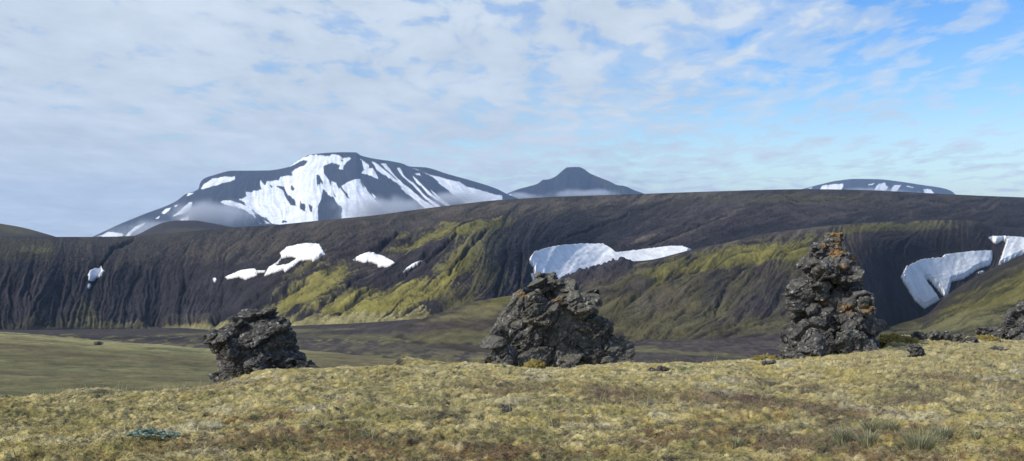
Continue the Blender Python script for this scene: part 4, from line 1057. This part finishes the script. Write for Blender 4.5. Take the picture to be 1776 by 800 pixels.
def outline_body(bm, poly, Yd, depth, shrink, xc=None):
    """solid whose horizontal sections span the traced outline; section depth = depth * width"""
    P = np.array(poly, float); y0, y1 = P[:, 1].min(), P[:, 1].max()
    ys = np.linspace(y0 + 1, y1, 26); rings = []
    for yy in ys:
        xsx = []
        for i in range(len(P)):
            (ax, ay), (bx, by) = P[i - 1], P[i]
            if (ay - yy) * (by - yy) <= 0 and ay != by: xsx.append(ax + (yy - ay) / (by - ay) * (bx - ax))
        if len(xsx) < 2: continue
        l, r = min(xsx), max(xsx); c = (l + r) / 2; hw = (r - l) / 2 * shrink
        X0 = (c - CX) / F * Yd; W = hw / F * Yd; Zz = (H - yy) / F * Yd; ring = []
        for k in range(20):
            a = 2 * PI * k / 20; ring.append(bm.verts.new((X0 + W * math.cos(a), Yd + W * depth * math.sin(a), Zz)))
        rings.append(ring)
    for a, b in zip(rings[:-1], rings[1:]):
        for k in range(20): bm.faces.new((a[k], a[(k + 1) % 20], b[(k + 1) % 20], b[k]))
    bm.faces.new(rings[0][::-1]); bm.faces.new(rings[-1])
    bmesh.ops.recalc_face_normals(bm, faces=bm.faces[:])
    return rings


def rock_part(name, parent, poly, Yd, depth, vox, amp, sc, seed, mat, nchunk=26, shrink=.86, blocks=(), lich=None, csize=(.10, .22)):
    rs = np.random.RandomState(seed); bm = bmesh.new()
    rings = outline_body(bm, poly, Yd, depth, shrink)
    cs = [[tuple(v.co) for v in r] for r in rings]
    P = np.array(poly, float); wid = (P[:, 0].max() - P[:, 0].min()) / F * Yd
    for _ in range(int(nchunk * .22)):
        r = cs[rs.randint(len(cs))]; cen = np.mean(r, 0); p = np.array(r[rs.randint(20)]); hw = abs(np.array(r)[:, 0] - cen[0]).max()
        s = min(rs.uniform(*csize) * wid, hw * .8 + .05)
        q = cen + (p - cen) * max(0., (1 - .72 * s / max(hw, .05)) / shrink)
        hull_chunk(bm, q, (s * rs.uniform(.9, 1.6), s * rs.uniform(.9, 1.2), s * rs.uniform(.5, .9)), rs)
    for (bx0, by0, bx1, by1, dy) in blocks:                       # named blocks by extent, dy metres towards the viewer
        cx, cyy = (bx0 + bx1) / 2, (by0 + by1) / 2; rx, rz = (bx1 - bx0) / 2 / F * Yd, (by1 - by0) / 2 / F * Yd
        hull_chunk(bm, ((cx - CX) / F * Yd, Yd - dy, (H - cyy) / F * Yd), (rx * 1.08, max(rx, rz) * .95, rz * 1.08), rs, npts=22)
    me = craggy(remesh(bm, vox), amp, sc, seed, lichens=lich)
    # origin at the rock's foot
    org = Vector((parent.location.x, parent.location.y, parent.location.z)) if parent else Vector((0, 0, 0))
    me.transform(Matrix.Translation(-org)); me.name = name
    me.materials.clear(); me.materials.append(mat)
    o = bpy.data.objects.new(name, me); C.objects.link(o)
    if parent: o.parent = parent
    return o

def w2(px, py, Yd): return ((px - CX) / F * Yd, (H - py) / F * Yd)

# left squat rock
Y1 = 23.5
r1 = empty('lava_rock', ((455 - CX) / F * Y1, Y1, (H - 668) / F * Y1)); tag(r1, 'squat dark grey lava rock with a rough flat top, leftmost of the big rocks', 'rock', 'big lava rocks on the moss crest')
rock_part('rock_body', r1, [(372, 700), (370, 648), (375, 624), (373, 602), (371, 588), (376, 577), (386, 564), (408, 562), (412, 549), (436, 549), (442, 543), (468, 540), (478, 545), (494, 543), (502, 552), (510, 560), (509, 585), (508, 606), (522, 618), (530, 700)],
          Y1, .8, .024, .10, .55, 8, M_R1, 45, .93, blocks=[(372, 618, 420, 666, .9), (368, 566, 402, 606, .5), (410, 546, 445, 580, .4), (450, 541, 474, 560, .2), (486, 545, 506, 570, .2), (395, 575, 440, 615, .8), (440, 600, 480, 640, .9)], csize=(.10, .2))
rock_part('rock_foot', r1, [(470, 690), (478, 625), (500, 618), (520, 620), (530, 628), (545, 634), (556, 640), (560, 690)], Y1 - .1, .9, .026, .09, .28, 5, M_R1, 18, .86)

# middle rock
Y2_ = 25.
r2 = empty('lava_rock', ((970 - CX) / F * Y2_, Y2_, (H - 638) / F * Y2_)); tag(r2, 'wide grey lava rock mound with a dark overhang, middle of the big rocks', 'rock', 'big lava rocks on the moss crest')
lch2 = [(*w2(940, 503, Y2_), .14, 1.), (*w2(965, 520, Y2_), .16, .9), (*w2(908, 510, Y2_), .14, .8)]
rock_part('rock_body', r2, [(836, 655), (828, 622), (843, 598), (846, 577), (862, 560), (873, 536), (883, 514), (889, 508), (908, 507), (911, 491), (928, 483), (950, 478), (975, 485), (990, 494), (1013, 501), (1021, 513), (1026, 535), (1035, 549), (1040, 575), (1046, 655)],
          Y2_, .62, .024, .135, .8, 12, M_R2, 75, .88, blocks=[(905, 500, 955, 560, .8), (975, 495, 1022, 550, .5), (845, 575, 900, 635, .9), (925, 565, 985, 640, 1.3), (970, 570, 1030, 605, 1.7)], lich=lch2)
rock_part('rock_flank', r2, [(1000, 660), (1003, 560), (1020, 556), (1040, 552), (1068, 568), (1072, 586), (1085, 598), (1098, 611), (1110, 630), (1114, 660)], Y2_ - .1, .8, .024, .12, .5, 14, M_R2, 46, .87, lich=lch2)
rock_part('rock_slab', r2, [(968, 652), (972, 633), (985, 628), (998, 630), (1004, 640), (1004, 652)], Y2_ - 1.75, .8, .025, .03, .2, 15, M_R2, 4, .9, lich=lch2)
rock_part('rock_slab', r2, [(1038, 655), (1040, 628), (1048, 618), (1060, 618), (1066, 630), (1068, 655)], Y2_ - 1.0, .8, .025, .04, .2, 16, M_R2, 5, .9, lich=lch2)

# right tall stacked pillar
Y3_ = 26.
r3 = empty('lava_pillar', ((1440 - CX) / F * Y3_, Y3_, (H - 625) / F * Y3_)); tag(r3, 'tall tapering lava pillar of stacked blocks with orange lichen on its top', 'rock', 'big lava rocks on the moss crest')
lch3 = [(*w2(1448, 407, Y3_), .17, 1.1), (*w2(1450, 424, Y3_), .16, 1.1), (*w2(1428, 428, Y3_), .12, 1.1), (*w2(1450, 463, Y3_), .13, 1.1), (*w2(1470, 450, Y3_), .12, 1.), (*w2(1445, 440, Y3_), .18, 1.), (*w2(1452, 534, Y3_), .22, .95), (*w2(1480, 530, Y3_), .15, .9), (*w2(1420, 525, Y3_), .12, .8)]
kw = dict(vox=.024, mat=M_R3, lich=lch3)
def p3(pts): return [(1320 + x / 3.2, 390 + y / 3.2) for x, y in pts]
rock_part('top_stone', r3, p3([(345, 90), (350, 50), (390, 44), (440, 46), (466, 76), (455, 98), (400, 105)]), Y3_, .8, amp=.045, sc=.2, seed=21, nchunk=8, shrink=.92, **kw)
rock_part('upper_block', r3, p3([(278, 170), (285, 112), (340, 96), (400, 92), (450, 100), (452, 150), (440, 180)]), Y3_, .8, amp=.06, sc=.24, seed=22, nchunk=14, shrink=.9, **kw)
rock_part('shoulder_block', r3, p3([(205, 225), (222, 195), (262, 180), (300, 150), (440, 145), (500, 190), (522, 240), (544, 285), (525, 330), (430, 335), (330, 330), (250, 330), (240, 260)]), Y3_, .72, amp=.10, sc=.5, seed=23, nchunk=34, shrink=.9,
          blocks=[(1385, 450, 1410, 472, .1), (1400, 450, 1445, 492, .55), (1440, 450, 1478, 490, .5)], **kw)
rock_part('left_block', r3, p3([(140, 440), (138, 385), (175, 300), (230, 290), (300, 320), (370, 325), (385, 380), (330, 420), (310, 480), (180, 500), (150, 470)]), Y3_ - .25, .75, amp=.09, sc=.5, seed=24, nchunk=24, shrink=.9, **kw)
rock_part('right_block', r3, p3([(300, 480), (310, 420), (400, 345), (520, 332), (575, 370), (602, 420), (628, 500), (640, 600), (600, 640), (450, 600), (350, 560)]), Y3_ - .1, .75, amp=.10, sc=.55, seed=25, nchunk=40, shrink=.9,
          blocks=[(1418, 520, 1470, 575, .9), (1460, 500, 1500, 545, .6)], **kw)
rock_part('rock_body', r3, p3([(90, 800), (120, 660), (150, 560), (140, 480), (200, 400), (300, 330), (500, 340), (560, 400), (610, 500), (640, 600), (670, 660), (680, 800)]), Y3_ + .3, .62, amp=.10, sc=.6, seed=26, nchunk=30, shrink=.92, **kw)
rock_part('lower_left_block', r3, p3([(160, 790), (180, 640), (190, 560), (230, 520), (310, 520), (345, 560), (372, 640), (365, 790)]), Y3_ - 1.0, .8, amp=.09, sc=.6, seed=27, nchunk=14, shrink=.9, **kw)
rock_part('lower_right_block', r3, p3([(395, 790), (400, 600), (480, 580), (560, 590), (620, 640), (660, 700), (668, 790)]), Y3_ - .7, .8, amp=.10, sc=.55, seed=28, nchunk=30, shrink=.88, **kw)
rock_part('side_stone', r3, p3([(105, 640), (106, 598), (125, 605), (150, 625), (160, 660), (125, 665)]), Y3_ - .2, .8, amp=.03, sc=.2, seed=29, nchunk=4, shrink=.95, **kw)

# rock at the right edge
Y4_ = 30.
r4 = empty('lava_rock', ((1790 - CX) / F * Y4_, Y4_, (H - 598) / F * Y4_)); tag(r4, 'rough dark lava rock cut off by the right edge of the picture', 'rock', 'big lava rocks on the moss crest')
rock_part('rock_body', r4, [(1744, 625), (1742, 590), (1738, 575), (1738, 560), (1748, 548), (1758, 543), (1776, 536), (1800, 528), (1830, 540), (1850, 570), (1860, 625)], Y4_, .7, .03, .15, .6, 31, M_R1, 55, .87)
rock_part('rock_foot', r4, [(1694, 612), (1697, 576), (1706, 569), (1722, 568), (1738, 575), (1748, 585), (1750, 612)], Y4_ - .1, .8, .028, .08, .25, 33, M_R1, 20, .86)

# small loose stones
def stone(px0, px1, pyt, pyb, Yd, label, seed, mat=M_R1, amp=.05, zfix=True):
    cx = (px0 + px1) / 2
    if zfix: Yd = depth_for(cx, pyb)
    x = (cx - CX) / F * Yd
    rs = np.random.RandomState(seed); bm = bmesh.new()
    rx, hz = (px1 - px0) / 2 / F * Yd * 1.2, (pyb - pyt) / F * Yd * 1.25; zb = ground_at(x, Yd) if zfix else (H - pyb) / F * Yd
    for k in range(4): hull_chunk(bm, (rs.uniform(-.3, .3) * rx, rs.uniform(-.3, .3) * rx, hz * rs.uniform(.2, .42)), (rx * rs.uniform(.55, .8), rx * .6, hz * rs.uniform(.45, .62)), rs, npts=16)
    me = craggy(remesh(bm, max(rx / 26, .012 * Yd / 25)), amp * rx / .3, rx * .9, seed, lichens=[]); me.name = 'lava_stone'
    me.materials.clear(); me.materials.append(mat)
    o = bpy.data.objects.new('lava_stone', me); C.objects.link(o); o.location = (x, Yd, zb - .04)
    return tag(o, label, 'stone', 'loose lava stones')
stone(1563, 1604, 592, 618, 26.5, 'knee high grey stone on the moss just right of the tall pillar', 41)
stone(1138, 1160, 632, 643, 22.8, 'small low stone on the crest right of the middle rock', 42)
stone(1124, 1140, 634, 643, 23.0, 'little pale stone touching the foot of the middle rock', 43)
stone(1322, 1346, 621, 630, 24.5, 'small flat stone at the left foot of the tall pillar', 44)
stone(1580, 1606, 574, 588, 30.5, 'left flat stone of the low row on the right hand crest', 45)
stone(1600, 1634, 571, 589, 30.8, 'pale broad stone in the low row on the right hand crest', 46, M_R2)
stone(1632, 1654, 573, 590, 30.6, 'dark pointed stone in the middle of the low row on the right crest', 47)
stone(1652, 1678, 578, 592, 30.2, 'flat topped stone at the right end of the low row', 48, M_R2)
stone(1676, 1698, 582, 594, 30., 'small stone between the low row and the right edge rock', 49)
stone(870, 892, 699, 711, 14.0, 'dark fist of rock sunk in the moss below the middle rock', 50, amp=.03)
stone(1312, 1330, 669, 677, 17.5, 'small dark stone in the moss hollow left of the pillar', 51, amp=.03)
stone(1712, 1760, 600, 608, 27.5, 'low moss bound stone slab in front of the right edge rock', 52)
# lone stone out on the left field: stand it on the field surface
j = int(np.argmin(abs(PXF - 168))); i = int(np.argmin(abs(SF['PY'][8:280, j] - 598.5))) + 8
yy, zz = SF['Y'][i, j], SF['Z'][i, j]; pyb = H - zz / yy * F
stone(161, 177, pyb - 7.5, pyb, yy, 'lone small dark boulder out on the smooth field at left', 53, amp=.04, zfix=False)

# mossy cushions beside the rocks
def cushion(px, py_, Yd, rx, rz, label, seed):
    rs = np.random.RandomState(seed); bm = bmesh.new(); bmesh.ops.create_icosphere(bm, subdivisions=6, radius=1.)
    me = bpy.data.meshes.new('moss_cushion'); bm.to_mesh(me); bm.free()
    n = len(me.vertices); co = np.empty(n * 3, np.float32); me.vertices.foreach_get('co', co); P = co.reshape(-1, 3)
    q = P * np.array([rx, rx * .8, rz]); d = .12 * rx * np.abs(fbm(q[:, 0] / .12 + seed, q[:, 1] / .12, q[:, 2] / .1, o=3)) * 4 + .12 * rx * fbm(q[:, 0] / .3 + seed, q[:, 1] / .3, q[:, 2] / .3, o=2)
    q = q + P * d[:, None]; me.vertices.foreach_set('co', q.astype(np.float32).ravel())
    nn = fbm(q[:, 0] / .1, q[:, 1] / .1, q[:, 2] / .1, o=3)[:, None]; c = S2 * .62 * (.75 + nn) + np.array([.01, .005, 0]) * (nn > 0)
    set_attrs(me, {'Col': np.clip(c, .02, .6)}); me.polygons.foreach_set('use_smooth', np.ones(len(me.polygons), bool)); me.materials.append(M_MOSS)
    o = bpy.data.objects.new('moss_cushion', me); C.objects.link(o); Yd = depth_for(px, py_) if px > 1500 else Yd; o.location = ((px - CX) / F * Yd, Yd, (H - py_) / F * Yd - .03)
    return tag(o, label, 'moss cushion', 'golden moss cushions beside the rocks')
cushion(927, 636, 23.2, .22, .16, 'golden moss cushion at the front foot of the middle rock', 61)
cushion(1125, 638, 23.3, .16, .11, 'golden moss cushion at the right foot of the middle rock', 62)
cushion(1330, 628, 25.6, .42, .13, 'long golden moss cushion left of the tall pillar', 63)
cushion(1712, 590, 30., .30, .12, 'yellow moss cushion among the stones near the right edge', 64)
cushion(1555, 592, 28.6, .45, .13, 'pale moss cushion on the crest right of the tall pillar', 65)

# ================================================================== SKY, SUN, AIR
SUN_EL, SUN_AZ = math.radians(38), math.radians(-122)       # azimuth from +Y towards +X: the sun stands to the left
sd = Vector((math.sin(SUN_AZ) * math.cos(SUN_EL), math.cos(SUN_AZ) * math.cos(SUN_EL), math.sin(SUN_EL)))
li = bpy.data.lights.new('sun', 'SUN'); li.energy = 3.6; li.angle = math.radians(.9); li.color = (1., .95, .87)
lo = bpy.data.objects.new('sun', li); C.objects.link(lo); lo.rotation_euler = (-sd).to_track_quat('-Z', 'Y').to_euler()

w = bpy.data.worlds.new('World'); bpy.context.scene.world = w; w.use_nodes = True; nt = w.node_tree; nt.nodes.clear(); b = NB(nt)
sky = b.n('ShaderNodeTexSky'); sky.sky_type = 'NISHITA'; sky.sun_disc = False; sky.sun_elevation = SUN_EL; sky.sun_rotation = SUN_AZ
sky.air_density = 1.; sky.dust_density = .3; sky.ozone_density = 2.
tc = b.n('ShaderNodeTexCoord').outputs['Generated']
sep = b.n('ShaderNodeSeparateXYZ', Vector=tc); dx, dy, dz = sep.outputs
zc = b.math('ADD', b.math('MAXIMUM', dz, 0.), .10)
u = b.math('DIVIDE', dx, zc); v = b.math('DIVIDE', dy, zc)
uv = b.n('ShaderNodeCombineXYZ', X=u, Y=v).outputs[0]
wn = b.n('ShaderNodeTexNoise'); wn.inputs['Scale'].default_value = .9; wn.inputs['Detail'].default_value = 3.; nt.links.new(uv, wn.inputs['Vector'])
uvw = b.n('ShaderNodeVectorMath', _operation='MULTIPLY_ADD', i0=wn.outputs['Color'], i1=(.35, .35, 0.), i2=uv).outputs[0]
rot = b.n('ShaderNodeMapping', Vector=uvw, Rotation=(0, 0, .02), Scale=(1., .55, 1.)).outputs[0]
puff = b.noise(rot, 6.5, 6, .58, .2)             # small altocumulus rolls
mass = b.noise(uv, .40, 4, .55, .2)              # where the sheet thins out
shade = b.noise(rot, 2.0, 5, .6)
east = b.math('MULTIPLY', dx, 1.)
cov = b.math('ADD', b.math('MULTIPLY', puff, .9), b.math('MULTIPLY', mass, .66))
cov = b.math('ADD', cov, b.math('MULTIPLY', east, -.40))
fac = b.ramp(cov, [(.56, .05), (.70, .55), (.84, 1.)], 'EASE')
hor = b.ramp(dz, [(0., .75), (.05, .3), (.12, .05)])
fac2 = b.math('MAXIMUM', fac, hor)
cl = b.mix(b.ramp(b.math('ADD', b.math('MULTIPLY', shade, .6), b.math('MULTIPLY', puff, .4)), [(.36, 0.), (.6, 1.)]), (.50, .59, .70), (.64, .73, .84))
SKY_S = .10
hs = b.n('ShaderNodeHueSaturation', Color=sky.outputs[0], Hue=.515, Saturation=1.5, Value=1.5)
bg1 = b.n('ShaderNodeBackground', Color=hs.outputs[0], Strength=SKY_S); bg2 = b.n('ShaderNodeBackground', Color=cl, Strength=1.)
mx = b.n('ShaderNodeMixShader', i0=fac2, i1=bg1.outputs[0], i2=bg2.outputs[0])
b.n('ShaderNodeOutputWorld', Surface=mx.outputs[0])

def vol_box(name, lo_, hi_, mat, loc=None):
    bm = bmesh.new(); bmesh.ops.create_cube(bm, size=1.)
    c = [(a + b_) / 2 for a, b_ in zip(lo_, hi_)]; s = [(b_ - a) for a, b_ in zip(lo_, hi_)]
    for vv in bm.verts: vv.co = Vector([vv.co[k] * s[k] for k in range(3)])
    me = bpy.data.meshes.new(name); bm.to_mesh(me); bm.free(); me.materials.append(mat)
    o = bpy.data.objects.new(name, me); C.objects.link(o); o.location = c
    return o
m, nt, N, L = new_mat('thin_air'); b = NB(nt)
pv = b.n('ShaderNodeVolumePrincipled', Color=(.42, .64, 1., 1), Density=5.5e-5, Anisotropy=.1)
b.n('ShaderNodeOutputMaterial', Volume=pv.outputs[0])
o = vol_box('haze', (-11000, -11000, -63.5), (11000, 11000, 540), m); tag(o, 'faint blue distance haze over the whole upland', 'haze', kind='stuff')

def mist_mat(name, dens, sc, thr):
    m, nt, N, L = new_mat(name); b = NB(nt)
    oc = b.n('ShaderNodeTexCoord').outputs['Object']
    pos = b.n('ShaderNodeNewGeometry').outputs['Position']
    r = b.n('ShaderNodeVectorMath', _operation='LENGTH', i0=oc).outputs['Value']
    fall = b.ramp(r, [(.15, 1.), (1., 0.)], 'EASE')
    n = b.noise(pos, sc, 4, .6)
    d = b.math('MULTIPLY', b.math('MULTIPLY', fall, b.ramp(b.math('ADD', n, b.math('MULTIPLY', fall, .25)), [(thr, 0.), (thr + .28, 1.)])), dens)
    pv = b.n('ShaderNodeVolumePrincipled', Color=(.93, .95, 1., 1), Density=d, Anisotropy=.2)
    b.n('ShaderNodeOutputMaterial', Volume=pv.outputs[0]); return m
M_MIST = mist_mat('drifting_mist', .024, .010, .50)
def mist(px, py_, Yd, rx, rz, ry, label, mat=M_MIST):
    bm = bmesh.new(); bmesh.ops.create_icosphere(bm, subdivisions=3, radius=1.)
    me = bpy.data.meshes.new('mist'); bm.to_mesh(me); bm.free(); me.materials.append(mat)
    o = bpy.data.objects.new('mist', me); C.objects.link(o); s = Yd / F
    o.location = ((px - CX) * s, Yd, (H - py_) * s); o.scale = (rx * s, ry, rz * s)
    return tag(o, label, 'mist', kind='stuff')
mist(370, 372, 5000, 110, 34, 160, 'mist drifting across the left foot of the snowy mountain')
mist(265, 402, 5000, 110, 30, 110, 'thin mist over the lower left flank of the snowy mountain')
mist(670, 365, 5000, 130, 34, 160, 'mist drifting across the middle foot of the snowy mountain')
mist(800, 345, 5000, 90, 20, 120, 'mist hanging below the right shoulder of the snowy mountain')
mist(1020, 338, 6700, 90, 15, 120, 'mist wrapped around the foot of the small dark peak')
mist(900, 342, 6700, 60, 12, 140, 'mist in the gap between the snowy mountain and the dark peak')
mist(1500, 338, 8000, 120, 16, 160, 'thin mist at the foot of the rounded right mountain')

# ================================================================== CAMERA
cam = bpy.data.cameras.new('camera'); co = bpy.data.objects.new('camera', cam); C.objects.link(co)
co.location = (0, 0, 0); co.rotation_euler = (PI / 2, 0, 0)
cam.sensor_fit = 'HORIZONTAL'; cam.sensor_width = 36.; cam.lens = F / 1776 * 36
cam.shift_y = (H - 400) / 1776 * 1.
cam.clip_start = .1; cam.clip_end = 60000
sc = bpy.context.scene; sc.camera = co
sc.render.engine = 'CYCLES'
sc.view_settings.view_transform = 'Standard'; sc.view_settings.look = 'None'; sc.view_settings.exposure = .12; sc.view_settings.gamma = 1.
sc.cycles.volume_step_rate = 1.; sc.cycles.volume_max_steps = 128; sc.cycles.max_bounces = 5; sc.cycles.diffuse_bounces = 3; sc.cycles.volume_bounces = 1
sc.cycles.use_denoising = True
